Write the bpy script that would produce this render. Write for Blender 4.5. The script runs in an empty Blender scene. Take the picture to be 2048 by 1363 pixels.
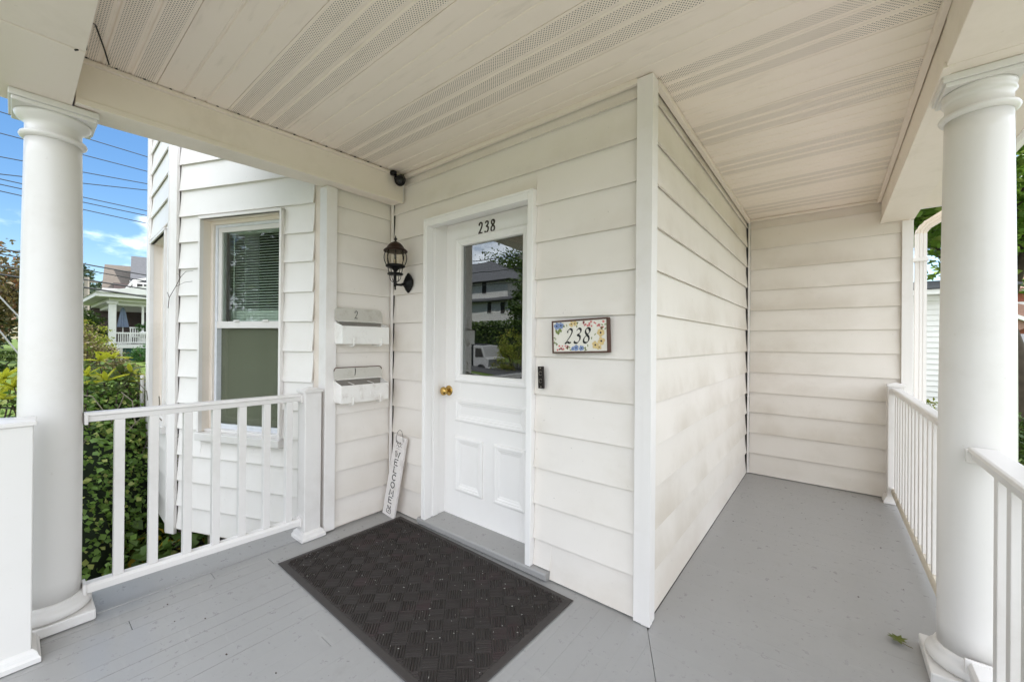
import bpy, bmesh, math, random
import numpy as np
from mathutils import Vector, Matrix, Euler
SC = bpy.context.scene
COL = SC.collection
R = math.radians
rng = random.Random(7)
nrg = np.random.default_rng(11)

# ------------------------------------------------------------------ camera, sky, sun, exposure
cam_d = bpy.data.cameras.new('camera'); cam = bpy.data.objects.new('camera', cam_d); COL.objects.link(cam)
SC.camera = cam
cam_d.sensor_width = 36.0; cam_d.lens = 36.0*797.2/2048; cam_d.clip_start = 0.02; cam_d.clip_end = 3000
yaw, pitch, roll = -0.674421, 0.0020335, 0.0085144
_f = Vector((math.sin(yaw), math.cos(yaw), 0)); _r = Vector((math.cos(yaw), -math.sin(yaw), 0)); _u = Vector((0, 0, 1))
f2 = _f*math.cos(pitch)+_u*math.sin(pitch); u2 = _u*math.cos(pitch)-_f*math.sin(pitch)
r3 = _r*math.cos(roll)+u2*math.sin(roll); u3 = u2*math.cos(roll)-_r*math.sin(roll)
cam.matrix_world = Matrix(((r3.x, u3.x, -f2.x, 0.63967), (r3.y, u3.y, -f2.y, -1.78758), (r3.z, u3.z, -f2.z, 1.26733), (0, 0, 0, 1)))

SUN_ELEV, SUN_AZ = R(52), R(4)          # azimuth from +y towards +x: behind the house
EXPOSURE = 1.50
SKY_STRENGTH = 0.10
world = bpy.data.worlds.new('World'); SC.world = world; world.use_nodes = True
SC.view_settings.view_transform = 'Standard'; SC.view_settings.look = 'None'
SC.view_settings.exposure = EXPOSURE; SC.view_settings.gamma = 1.0
SC.view_settings.use_curve_mapping = False
def build_world():
    nt = world.node_tree; nt.nodes.clear(); N = nt.nodes.new; L = nt.links.new
    out = N('ShaderNodeOutputWorld'); bg = N('ShaderNodeBackground'); bg.inputs[1].default_value = SKY_STRENGTH
    sky = N('ShaderNodeTexSky'); sky.sky_type = 'NISHITA'; sky.sun_disc = False
    sky.sun_elevation = SUN_ELEV; sky.sun_rotation = SUN_AZ; sky.air_density = 1.0; sky.dust_density = 0.6; sky.ozone_density = 2.0
    hs = N('ShaderNodeHueSaturation'); hs.inputs['Saturation'].default_value = 1.25; hs.inputs['Value'].default_value = 0.72
    L(sky.outputs[0], hs.inputs['Color'])
    tc = N('ShaderNodeTexCoord'); sp = N('ShaderNodeSeparateXYZ'); L(tc.outputs['Generated'], sp.inputs[0])
    def m(op, a, b=None, c=None):
        n = N('ShaderNodeMath'); n.operation = op
        for i, v in enumerate((a, b, c)):
            if v is None: continue
            if isinstance(v, (int, float)): n.inputs[i].default_value = v
            else: L(v, n.inputs[i])
        return n.outputs[0]
    z = m('ADD', m('MAXIMUM', sp.outputs[2], 0.0), 0.22)
    cx = m('DIVIDE', sp.outputs[0], z); cy = m('DIVIDE', sp.outputs[1], z)
    cb = N('ShaderNodeCombineXYZ'); L(cx, cb.inputs[0]); L(cy, cb.inputs[1]); cb.inputs[2].default_value = 3.7
    n1 = N('ShaderNodeTexNoise'); n1.inputs['Scale'].default_value = 1.3; n1.inputs['Detail'].default_value = 7; n1.inputs['Roughness'].default_value = .55
    L(cb.outputs[0], n1.inputs['Vector'])
    n2 = N('ShaderNodeTexNoise'); n2.inputs['Scale'].default_value = 4.0; n2.inputs['Detail'].default_value = 6
    L(cb.outputs[0], n2.inputs['Vector'])
    # a broken cloud sheet that thins out towards -x (+y) and closes towards the street
    lean = m('MULTIPLY_ADD', sp.outputs[1], -0.20, m('MULTIPLY', sp.outputs[0], 0.20))
    v = m('ADD', m('ADD', n1.outputs['Fac'], m('MULTIPLY', n2.outputs['Fac'], .25)), lean)
    mr = N('ShaderNodeMapRange'); mr.interpolation_type = 'SMOOTHSTEP'; L(v, mr.inputs[0])
    mr.inputs[1].default_value = 0.50; mr.inputs[2].default_value = 0.66
    cl = N('ShaderNodeMix'); cl.data_type = 'RGBA'; L(n2.outputs['Fac'], cl.inputs['Factor'])
    cl.inputs['A'].default_value = (6.1, 6.8, 7.9, 1); cl.inputs['B'].default_value = (11.9, 12.4, 13.2, 1)
    mx = N('ShaderNodeMix'); mx.data_type = 'RGBA'
    L(mr.outputs[0], mx.inputs['Factor']); L(hs.outputs[0], mx.inputs['A']); L(cl.outputs['Result'], mx.inputs['B'])
    L(mx.outputs['Result'], bg.inputs[0]); L(bg.outputs[0], out.inputs[0])
build_world()
sun_d = bpy.data.lights.new('sun', 'SUN'); sun_d.energy = 3.2; sun_d.angle = R(.53); sun_d.color = (1, .96, .92)
sun = bpy.data.objects.new('sun', sun_d); COL.objects.link(sun)
_sd = Vector((math.sin(SUN_AZ)*math.cos(SUN_ELEV), math.cos(SUN_AZ)*math.cos(SUN_ELEV), math.sin(SUN_ELEV)))
sun.rotation_euler = _sd.to_track_quat('Z', 'Y').to_euler(); sun.location = (0, 0, 30)
SC.cycles.max_bounces = 12; SC.cycles.diffuse_bounces = 8; SC.cycles.transparent_max_bounces = 16
SC.cycles.use_denoising = True

# ------------------------------------------------------------------ helpers
class MB:
    def __init__(s): s.v = []; s.f = []; s.m = []; s.sm = []; s.mi = 0; s.smooth = False
    def add(s, vs, fs):
        o = len(s.v); s.v += [tuple(p) for p in vs]
        for q in fs: s.f.append(tuple(o+i for i in q)); s.m.append(s.mi); s.sm.append(s.smooth)
    def box(s, x0, x1, y0, y1, z0, z1, M=None):
        vs = [Vector((x, y, z)) for z in (z0, z1) for y in (y0, y1) for x in (x0, x1)]
        if M: vs = [M @ p for p in vs]
        s.add(vs, [(0, 2, 3, 1), (4, 5, 7, 6), (0, 1, 5, 4), (2, 6, 7, 3), (0, 4, 6, 2), (1, 3, 7, 5)])
    def prism(s, poly, a0, a1, fn):
        n = len(poly); vs = [fn(p, a0) for p in poly]+[fn(p, a1) for p in poly]
        s.add(vs, [(i, (i+1) % n, (i+1) % n+n, i+n) for i in range(n)]+[tuple(range(n))[::-1], tuple(range(n, 2*n))])
    def lathe(s, prof, c, seg=32, axis=None, M=None, cap=True):
        c = Vector(c); vs = []
        for r, z in prof:
            for k in range(seg):
                a = 2*math.pi*k/seg; p = Vector((r*math.cos(a), r*math.sin(a), z))
                if M: p = M @ p
                vs.append(c+p)
        fs = []
        for j in range(len(prof)-1):
            for k in range(seg):
                k2 = (k+1) % seg; fs.append((j*seg+k, j*seg+k2, (j+1)*seg+k2, (j+1)*seg+k))
        if cap: fs.append(tuple(range(seg))[::-1]); fs.append(tuple((len(prof)-1)*seg+k for k in range(seg)))
        s.add(vs, fs)
    def tube(s, pts, rad, seg=8, closed=False):
        pts = [Vector(p) for p in pts]; n = len(pts); vs = []; fs = []
        rr = rad if isinstance(rad, (list, tuple)) else [rad]*n
        prev = None
        for i, p in enumerate(pts):
            t = (pts[min(i+1, n-1)]-pts[max(i-1, 0)])
            if closed: t = pts[(i+1) % n]-pts[i-1]
            t.normalize()
            if prev is None:
                a = Vector((0, 0, 1)) if abs(t.z) < .9 else Vector((1, 0, 0)); x = t.cross(a).normalized()
            else: x = (prev-t*prev.dot(t)).normalized()
            prev = x; y = t.cross(x)
            for k in range(seg):
                a = 2*math.pi*k/seg; vs.append(p+(x*math.cos(a)+y*math.sin(a))*rr[i])
        rings = n if closed else n-1
        for i in range(rings):
            j = (i+1) % n
            for k in range(seg): k2 = (k+1) % seg; fs.append((i*seg+k, i*seg+k2, j*seg+k2, j*seg+k))
        if not closed: fs.append(tuple(range(seg))[::-1]); fs.append(tuple((n-1)*seg+k for k in range(seg)))
        s.add(vs, fs)
    def mesh(s, name):
        me = bpy.data.meshes.new(name); me.from_pydata(s.v, [], s.f)
        if any(s.sm): me.polygons.foreach_set('use_smooth', s.sm)
        if any(s.m): me.polygons.foreach_set('material_index', s.m)
        return me

def fix(me):
    b = bmesh.new(); b.from_mesh(me); bmesh.ops.recalc_face_normals(b, faces=b.faces); b.to_mesh(me); b.free()
def link(name, me, mats, parent=None, bevel=0, recalc=True):
    if recalc: fix(me)
    o = bpy.data.objects.new(name, me); COL.objects.link(o)
    if mats:
        for m in (mats if isinstance(mats, (list, tuple)) else [mats]): me.materials.append(m)
    if parent is not None: adopt(o, parent)
    if bevel:
        b = o.modifiers.new('bevel', 'BEVEL'); b.width = bevel; b.segments = 2; b.limit_method = 'ANGLE'; b.angle_limit = R(40)
        b.harden_normals = False
    return o
def adopt(o, parent):
    o.parent = parent
    w = Vector(parent.location)
    if parent.parent is not None and parent.type != 'EMPTY': w = Vector((0, 0, 0))
    o.matrix_parent_inverse = Matrix.Translation(-w)
def obj(name, mb, mats, parent=None, bevel=0, recalc=True): return link(name, mb.mesh(name), mats, parent, bevel, recalc)
def tag(o, label=None, cat=None, group=None, kind=None):
    if label: o['label'] = label
    if cat: o['category'] = cat
    if group: o['group'] = group
    if kind: o['kind'] = kind
    return o
def thing(name, label, cat, loc=(0, 0, 0), group=None, kind=None):
    o = bpy.data.objects.new(name, None); COL.objects.link(o); o.location = loc; o.empty_display_size = .1
    return tag(o, label, cat, group, kind)
def copy_part(o, parent, off):      # another like part sharing the mesh
    c = o.copy(); COL.objects.link(c); c.location = Vector(o.location)+Vector(off); c.parent = parent
    c.matrix_parent_inverse = o.matrix_parent_inverse.copy(); return c
def bx(name, dims, mat, parent=None, bevel=0):
    b = MB(); b.box(*dims); return obj(name, b, mat, parent, bevel)

# ------------------------------------------------------------------ materials
class NT:
    def __init__(s, name):
        s.mat = bpy.data.materials.new(name); s.mat.use_nodes = True; s.t = s.mat.node_tree
        s.b = s.t.nodes['Principled BSDF']; s.o = s.t.nodes['Material Output']
    def n(s, t, **k):
        x = s.t.nodes.new(t)
        for a, v in k.items(): setattr(x, a, v)
        return x
    def l(s, a, b): s.t.links.new(a, b)
    def math(s, op, a, b=None, c=None):
        n = s.n('ShaderNodeMath', operation=op)
        for i, v in enumerate((a, b, c)):
            if v is None: continue
            if isinstance(v, (int, float)): n.inputs[i].default_value = v
            else: s.l(v, n.inputs[i])
        return n.outputs[0]
    def coord(s, kind='Object'): return s.n('ShaderNodeTexCoord').outputs[kind]
    def noise(s, vec, scale, detail=4, rough=.5, stretch=None):
        if stretch:
            mp = s.n('ShaderNodeMapping'); mp.inputs['Scale'].default_value = stretch; s.l(vec, mp.inputs[0]); vec = mp.outputs[0]
        n = s.n('ShaderNodeTexNoise'); n.inputs['Scale'].default_value = scale; n.inputs['Detail'].default_value = detail
        n.inputs['Roughness'].default_value = rough; s.l(vec, n.inputs['Vector']); return n.outputs['Fac']
    def ramp(s, fac, lo, hi, smooth=True):
        m = s.n('ShaderNodeMapRange', interpolation_type='SMOOTHSTEP' if smooth else 'LINEAR'); s.l(fac, m.inputs[0])
        m.inputs[1].default_value = lo; m.inputs[2].default_value = hi; return m.outputs[0]
    def mix(s, fac, a, b, blend='MIX'):
        m = s.n('ShaderNodeMix', data_type='RGBA', blend_type=blend)
        for k, v in (('Factor', fac), ('A', a), ('B', b)):
            if isinstance(v, (int, float)): m.inputs[k].default_value = v
            elif isinstance(v, tuple): m.inputs[k].default_value = (*v, 1) if len(v) == 3 else v
            else: s.l(v, m.inputs[k])
        return m.outputs['Result']
    def bump(s, h, strength=.2, dist=.002):
        b = s.n('ShaderNodeBump'); b.inputs['Strength'].default_value = strength; b.inputs['Distance'].default_value = dist
        s.l(h, b.inputs['Height']); s.l(b.outputs[0], s.b.inputs['Normal'])
    def set(s, col=None, rough=None, spec=None, metal=None):
        for k, v in (('Base Color', col), ('Roughness', rough), ('Specular IOR Level', spec), ('Metallic', metal)):
            if v is None: continue
            if isinstance(v, (int, float)): s.b.inputs[k].default_value = v
            elif isinstance(v, tuple): s.b.inputs[k].default_value = (*v, 1)
            else: s.l(v, s.b.inputs[k])
        return s.mat

def paint(name, col, dirt=(.45, .38, .28), amount=.5, rough=.45, scale=1.0, spots=True):
    t = NT(name); c = t.coord()
    n1 = t.noise(c, 2.2*scale, 6, .6); n2 = t.noise(c, 14*scale, 5, .65)
    f = t.math('MULTIPLY', t.ramp(t.math('ADD', t.math('MULTIPLY', n1, .7), t.math('MULTIPLY', n2, .3)), .48, .72), amount)
    k = t.mix(f, col, dirt)
    if spots:
        sp = t.ramp(t.noise(c, 55*scale, 2, .5), .74, .77); k = t.mix(t.math('MULTIPLY', sp, .14), k, dirt)
    t.set(k, rough, .35); t.bump(n2, .06, .003); return t.mat

def plain(name, col, rough=.5, metal=0, var=.12, scale=30, spec=.4):
    t = NT(name); n = t.noise(t.coord(), scale, 4)
    d = tuple(x*(1-var) for x in col); u = tuple(min(1, x*(1+var)) for x in col)
    t.set(t.mix(n, d, u), rough, spec, metal); t.bump(n, .08, .001); return t.mat

def siding_mat(name, base, grime, lip_dark=.3):
    t = NT(name); c0 = t.coord(); oi = t.n('ShaderNodeObjectInfo').outputs['Random']
    va = t.n('ShaderNodeVectorMath', operation='MULTIPLY_ADD'); t.l(oi, va.inputs[0]); va.inputs[1].default_value = (.6, .6, .6); t.l(c0, va.inputs[2]); c = va.outputs[0]
    n1 = t.noise(c, 1.4, 6, .6); n2 = t.noise(c, 7, 5, .6, (1, 1, 2.5)); n3 = t.noise(c, 40, 3, .6)
    k = t.mix(t.math('MULTIPLY', t.ramp(n1, .42, .8), .22), base, (.66, .60, .52))
    g = t.math('MULTIPLY', t.ramp(t.math('ADD', t.math('MULTIPLY', n1, .7), t.math('MULTIPLY', n2, .3)), .47, .74), grime)
    k = t.mix(g, k, (.50, .415, .33))
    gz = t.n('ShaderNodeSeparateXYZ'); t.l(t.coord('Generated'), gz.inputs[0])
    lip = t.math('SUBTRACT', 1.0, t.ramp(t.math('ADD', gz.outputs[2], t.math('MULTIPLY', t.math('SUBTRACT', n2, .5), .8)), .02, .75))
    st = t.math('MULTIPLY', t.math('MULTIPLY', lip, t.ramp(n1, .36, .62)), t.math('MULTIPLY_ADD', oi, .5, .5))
    k = t.mix(t.math('MULTIPLY', st, lip_dark), k, (.50, .43, .335))  # darker tone towards the bottom of each board, broken up by noise
    sp = t.ramp(t.noise(c, 60, 2), .745, .765); k = t.mix(t.math('MULTIPLY', sp, .3), k, (.3, .27, .24))
    sc = t.ramp(t.noise(c, 26, 5, .7, (1, 1, .25)), .70, .74); k = t.mix(t.math('MULTIPLY', sc, .18), k, (.42, .38, .34))
    t.set(k, .42, .35); t.bump(t.math('ADD', t.noise(c, 5, 2), t.math('MULTIPLY', n3, .08)), .10, .01); return t.mat

M = {}
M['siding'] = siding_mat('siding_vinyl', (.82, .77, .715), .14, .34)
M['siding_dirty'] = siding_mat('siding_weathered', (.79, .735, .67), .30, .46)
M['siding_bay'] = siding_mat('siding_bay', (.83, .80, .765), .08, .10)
M['trim'] = paint('trim_white', (.80, .765, .735), amount=.18)
M['trim_cream'] = paint('trim_cream', (.82, .74, .655), amount=.2)
M['white'] = paint('white_gloss_paint', (.72, .695, .665), dirt=(.42, .37, .29), amount=.16, rough=.3)
M['door'] = paint('door_white', (.88, .855, .83), amount=.06, rough=.32, spots=False)
M['white'].node_tree.nodes['Principled BSDF'].inputs['Coat Weight'].default_value = .05
M['rail'] = paint('railing_vinyl', (.76, .73, .70), dirt=(.36, .31, .24), amount=.22, rough=.38)
M['rail_stained'] = paint('railing_stained', (.62, .56, .46), dirt=(.22, .18, .13), amount=.7, rough=.5)
M['alu'] = plain('aluminium_frame', (.72, .74, .78), .35)
M['black'] = plain('black_iron', (.007, .0065, .006), .45, 0, .4, 30, .22)
M['bronze'] = plain('bronze_cap', (.030, .015, .010), .42, .2, .4, 30, .25)
M['brass'] = plain('brass', (.55, .36, .11), .25, 1)
M['brown'] = plain('brown_wood_frame', (.085, .035, .022), .5, 0, .35, 60)
M['ink'] = plain('black_ink', (.012, .011, .011), .5)
M['numeral'] = plain('dark_bronze_numeral', (.06, .045, .035), .4, .3, .4)
M['board'] = paint('distressed_board', (.74, .70, .67), dirt=(.35, .28, .24), amount=.5, rough=.7, scale=6)
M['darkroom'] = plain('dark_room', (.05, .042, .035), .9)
M['dark'] = plain('shadow_gap', (.03, .028, .026), .9)
M['seam'] = plain('dark_seam', (.10, .085, .07), .8)

def ceiling_mat(perf):
    t = NT('soffit_vented' if perf else 'soffit_solid'); c = t.coord()
    n1 = t.noise(c, 1.8, 5, .6); n2 = t.noise(c, 9, 4, .6, (.5, 3, 1))
    k = t.mix(t.math('MULTIPLY', t.ramp(n1, .4, .75), .3), (.86, .768, .675), (.77, .68, .585))
    k = t.mix(t.math('MULTIPLY', t.ramp(n2, .55, .75), .16), k, (.38, .32, .24))
    if perf:
        s = t.n('ShaderNodeSeparateXYZ'); t.l(c, s.inputs[0]); P = .0125
        row = t.math('DIVIDE', s.outputs[1], P*.5*1.15); ri = t.math('FLOOR', row); rf = t.math('SUBTRACT', t.math('SUBTRACT', row, ri), .5)
        sh = t.math('MULTIPLY', t.math('MODULO', t.math('ABSOLUTE', ri), 2.0), .5)
        q = t.math('ADD', t.math('DIVIDE', s.outputs[0], P), sh); qf = t.math('SUBTRACT', t.math('FRACT', q), .5)
        d = t.math('SQRT', t.math('ADD', t.math('MULTIPLY', t.math('MULTIPLY', rf, rf), .33), t.math('MULTIPLY', qf, qf)))
        hole = t.math('LESS_THAN', d, .175)
        st = t.math('FRACT', t.math('MULTIPLY', t.math('ADD', t.math('SUBTRACT', s.outputs[1], .03), 28.0), 3/.28))
        band = t.math('MULTIPLY', t.math('GREATER_THAN', st, .15), t.math('LESS_THAN', st, .85))
        hole = t.math('MULTIPLY', hole, band)
        k = t.mix(hole, k, (.07, .06, .05)); t.bump(t.math('SUBTRACT', 1.0, hole), .5, .002)
    t.set(k, .45, .3); return t.mat
M['soffit'] = ceiling_mat(False); M['soffit_vent'] = ceiling_mat(True)

def floor_mat():
    t = NT('grey_porch_paint'); c = t.coord()
    isl = t.n('ShaderNodeNewGeometry').outputs['Random Per Island']; oi = t.n('ShaderNodeObjectInfo').outputs['Random']
    n1 = t.noise(c, 1.6, 6, .6); n2 = t.noise(c, 22, 6, .7); n3 = t.noise(c, 120, 3, .6)
    k = t.mix(n1, (.305, .298, .288), (.365, .357, .347))
    k = t.mix(t.math('MULTIPLY', oi, .18), k, (.30, .292, .28))
    k = t.mix(t.math('MULTIPLY', t.ramp(n2, .60, .70), .28), k, (.20, .195, .185))
    k = t.mix(t.math('MULTIPLY', t.ramp(t.noise(c, 48, 2), .72, .75), .5), k, (.12, .115, .11))
    k = t.mix(t.math('MULTIPLY', t.ramp(t.noise(c, 30, 4, .7), .715, .74), .35), k, (.60, .60, .58))
    w1 = t.ramp(t.noise(c, 5, 6, .7, (.35, 2.2, 1)), .58, .72); k = t.mix(t.math('MULTIPLY', w1, .30), k, (.44, .43, .415))
    w2 = t.ramp(t.noise(c, 3.2, 6, .65), .60, .74); k = t.mix(t.math('MULTIPLY', w2, .30), k, (.19, .182, .165))
    w3 = t.ramp(t.noise(c, 70, 4, .7, (.12, 1, 1)), .70, .74); k = t.mix(t.math('MULTIPLY', w3, .35), k, (.55, .545, .53))
    t.set(k, t.math('MULTIPLY_ADD', n2, .3, .16), .55); t.bump(t.math('ADD', n2, t.math('MULTIPLY', n3, .4)), .18, .002); return t.mat
M['floor'] = floor_mat()

def glass_mat(name, ior, tint=(.9, .95, .93), clear=.9):
    t = NT(name); N = t.n
    lw = N('ShaderNodeLayerWeight'); lw.inputs[0].default_value = .5; r0 = ((ior-1)/(ior+1))**2
    fr = t.math('MULTIPLY_ADD', t.math('POWER', lw.outputs['Facing'], 4.0), 1-r0, r0)
    tr = N('ShaderNodeBsdfTransparent'); tr.inputs[0].default_value = tuple(x*clear for x in tint)+(1,)
    gl = N('ShaderNodeBsdfGlossy'); gl.inputs['Roughness'].default_value = .004; gl.inputs[0].default_value = (1, 1, 1, 1)
    n = t.noise(t.coord(), 2.5, 2); b = N('ShaderNodeBump'); b.inputs['Strength'].default_value = .05; b.inputs['Distance'].default_value = .01
    t.l(n, b.inputs['Height']); t.l(b.outputs[0], gl.inputs['Normal'])
    mx = N('ShaderNodeMixShader'); t.l(fr, mx.inputs[0]); t.l(tr.outputs[0], mx.inputs[1]); t.l(gl.outputs[0], mx.inputs[2])
    t.l(mx.outputs[0], t.o.inputs[0]); return t.mat
M['door_glass'] = glass_mat('door_glass', 2.3, clear=.7)
M['glass'] = glass_mat('window_glass', 1.45)
M['lamp_glass'] = glass_mat('lamp_glass', 1.45, (.95, .92, .85), .95)
def screen_mat():
    t = NT('insect_screen'); d = t.n('ShaderNodeBsdfDiffuse'); d.inputs[0].default_value = (.2, .21, .14, 1)
    n = t.noise(t.coord(), 5, 4, .6)
    t.l(t.mix(n, (.135, .148, .10), (.195, .21, .145)), d.inputs[0])  # green of reflected foliage is put into the screen's own colour
    tr = t.n('ShaderNodeBsdfTransparent'); mx = t.n('ShaderNodeMixShader'); mx.inputs[0].default_value = .62
    t.l(tr.outputs[0], mx.inputs[1]); t.l(d.outputs[0], mx.inputs[2]); t.l(mx.outputs[0], t.o.inputs[0]); return t.mat
M['screen'] = screen_mat()
M['blind'] = plain('blind_slat', (.80, .82, .72), .5)

def leaf_mat(name, a, b, c, trans=.35, rough=.45, thr=.85):
    t = NT(name); r = t.n('ShaderNodeNewGeometry').outputs['Random Per Island']
    n = t.noise(t.coord(), 1.3, 3)
    k = t.mix(t.math('MULTIPLY_ADD', n, .5, t.math('MULTIPLY', r, .5)), a, b)
    k = t.mix(t.ramp(r, thr, thr+.02), k, c)
    t.set(k, rough, .35)
    tl = t.n('ShaderNodeBsdfTranslucent'); t.l(k, tl.inputs[0]); mx = t.n('ShaderNodeMixShader'); mx.inputs[0].default_value = trans
    t.l(t.b.outputs[0], mx.inputs[1]); t.l(tl.outputs[0], mx.inputs[2]); t.l(mx.outputs[0], t.o.inputs[0]); return t.mat
M['ivy'] = leaf_mat('ivy_leaf', (.07, .15, .025), (.20, .31, .055), (.34, .38, .10), .35, .35)
M['rhodo'] = leaf_mat('rhododendron_leaf', (.38, .43, .03), (.62, .59, .06), (.55, .32, .05), .45, .3, .92)
M['rhodo_dark'] = leaf_mat('rhododendron_dark_leaf', (.07, .11, .03), (.16, .19, .06), (.25, .17, .07), .25, .28)
M['weed'] = leaf_mat('weed_leaf', (.05, .10, .02), (.11, .17, .035), (.33, .23, .02), .35)
M['litter'] = leaf_mat('leaf_litter', (.07, .035, .02), (.14, .075, .035), (.09, .11, .03), .1, .7)
M['maple'] = leaf_mat('maple_leaf', (.07, .15, .018), (.20, .31, .045), (.28, .36, .08), .5)
M['maple_red'] = leaf_mat('bronze_maple_leaf', (.075, .075, .022), (.15, .105, .04), (.19, .09, .04), .3)
M['bush_green'] = leaf_mat('bush_green', (.035, .075, .014), (.085, .13, .025), (.12, .16, .04), .3)
M['bush_lime'] = leaf_mat('bush_lime', (.13, .18, .018), (.25, .27, .03), (.30, .25, .05), .35)
M['bush_red'] = leaf_mat('bush_reddish', (.08, .085, .025), (.15, .10, .05), (.22, .19, .07), .3)
M['boxwood'] = leaf_mat('boxwood', (.025, .085, .012), (.06, .16, .03), (.08, .17, .04), .3)
M['conifer'] = leaf_mat('far_dark_tree', (.018, .035, .014), (.045, .07, .025), (.07, .09, .04), .2)
M['bark'] = plain('bark', (.075, .055, .042), .9, 0, .5, 9)
def grass_mat():
    t = NT('lawn_grass'); c = t.coord(); n1 = t.noise(c, .25, 5, .6); n2 = t.noise(c, 6, 6, .7)
    k = t.mix(n1, (.075, .125, .022), (.115, .165, .032)); k = t.mix(t.math('MULTIPLY', n2, .6), k, (.07, .095, .026))
    s = t.n('ShaderNodeSeparateXYZ'); t.l(c, s.inputs[0])
    dx = t.math('ADD', s.outputs[0], 3.4); dy = t.math('MULTIPLY', t.math('ADD', s.outputs[1], .6), .8)
    d = t.math('SQRT', t.math('ADD', t.math('MULTIPLY', dx, dx), t.math('MULTIPLY', dy, dy)))
    soil = t.mix(n2, (.045, .028, .018), (.11, .065, .04))
    k = t.mix(t.math('SUBTRACT', 1.0, t.ramp(t.math('MULTIPLY_ADD', n2, 1.0, d), 3.4, 4.4)), k, soil)
    t.set(k, .85, .2); t.bump(n2, .6, .03); return t.mat
M['grass'] = grass_mat()
M['asphalt'] = plain('asphalt', (.055, .055, .057), .9, 0, .3, 60)
M['concrete'] = plain('concrete', (.46, .44, .40), .85, 0, .15, 12)
M['shingle'] = plain('roof_shingle', (.105, .088, .070), .9, 0, .3, 9)
M['shingle_grey'] = plain('grey_shingle', (.085, .087, .093), .9, 0, .3, 9)
M['stone'] = plain('foundation', (.16, .15, .135), .9, 0, .4, 10)
M['far_white'] = plain('neighbour_white', (.74, .73, .69), .5, 0, .06, 4)
M['porch_far'] = plain('neighbour_porch_white', (.58, .57, .54), .6, 0, .08, 4)
M['across'] = plain('house_across_white', (.50, .49, .47), .6, 0, .10, 3)
M['far_dark'] = plain('neighbour_dark_wall', (.10, .075, .07), .8, 0, .2, 6)
M['lattice'] = plain('green_lattice', (.018, .06, .045), .7, 0, .3, 14)
M['umbrella'] = plain('umbrella_cloth', (.20, .24, .33), .8, 0, .2, 8)
M['brick'] = plain('brick_far', (.30, .10, .065), .9, 0, .3, 14)
M['tile'] = plain('clay_tile', (.30, .17, .13), .8, 0, .3, 12)
M['wire'] = plain('wire_black', (.03, .032, .035), .6)
M['wire_pale'] = plain('wire_pale', (.45, .45, .43), .6)
M['pole'] = plain('weathered_pole', (.26, .23, .19), .9, 0, .3, 6)
M['van'] = plain('white_truck_paint', (.34, .34, .34), .3)
M['tyre'] = plain('tyre', (.02, .02, .02), .8)

# ------------------------------------------------------------------ ground, street
def ground_h(x, y):
    h = -0.95
    t = min(1, max(0, (-x-5)/24)); t = t*t*(3-2*t); h += 1.02*t
    t = min(1, max(0, (y-4)/10)); t = t*t*(3-2*t)
    if x > -3: h += .1*t-0.0
    if y < -13: h += -.1
    return h
def sheet(xs, ys, fn):
    b = MB(); b.smooth = True
    vs = [(x, y, fn(x, y)) for y in ys for x in xs]; nx = len(xs)
    fs = [(j*nx+i, j*nx+i+1, (j+1)*nx+i+1, (j+1)*nx+i) for j in range(len(ys)-1) for i in range(nx-1)]
    b.add(vs, fs); return b
ax = [math.sinh(t)*.9 for t in np.linspace(-7, 7, 121)]
g = obj('ground', sheet(ax, ax, ground_h), M['grass'], recalc=False); tag(g, 'green lawn and brown soil around the house', 'ground', kind='structure')
ROADY = (-22.5, -15.5)
rd = obj('road', sheet(list(np.linspace(-90, 90, 40)), [ROADY[0], ROADY[1]], lambda x, y: ground_h(x, -14)+.03), M['asphalt'], recalc=False)
tag(rd, 'grey asphalt street reflected in the door glass', 'road', kind='structure')
b = MB(); b.box(-40, 40, -14.6, -13.2, -1.1, ground_h(0, -14)+.08); tag(obj('sidewalk', b, M['concrete']), 'pale concrete sidewalk along the street', 'sidewalk', kind='structure')

b = MB(); b.box(-1.7, .95, -13.2, -2.9, -1.15, -.925); tag(obj('bounce_walk', b, M['concrete']), 'unseen pale concrete walk to the porch steps, added to bounce light', 'path', kind='structure')  # unseen slab added to bounce neutral light into the porch
b = MB(); b.box(1.75, 6.4, -13.2, 7.2, -1.15, -.935); tag(obj('bounce_driveway', b, plain('bounce_paving', (.27, .255, .24), .9, 0, .2, 12)), 'unseen grey driveway added along the right side of the house to bounce light', 'bounce_driveway', kind='structure')  # invented paving, its grey set for the light it throws back
st_ = thing('porch_steps', 'grey painted steps rising to the porch front', 'steps', (-.4, -2.4, -.95))
for i in range(4): bx('step', (-1.7, .95, -1.89-.27*(i+1), -1.89-.27*i, -1.1, -.20-.19*i), M['concrete'], st_, .006)
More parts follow.
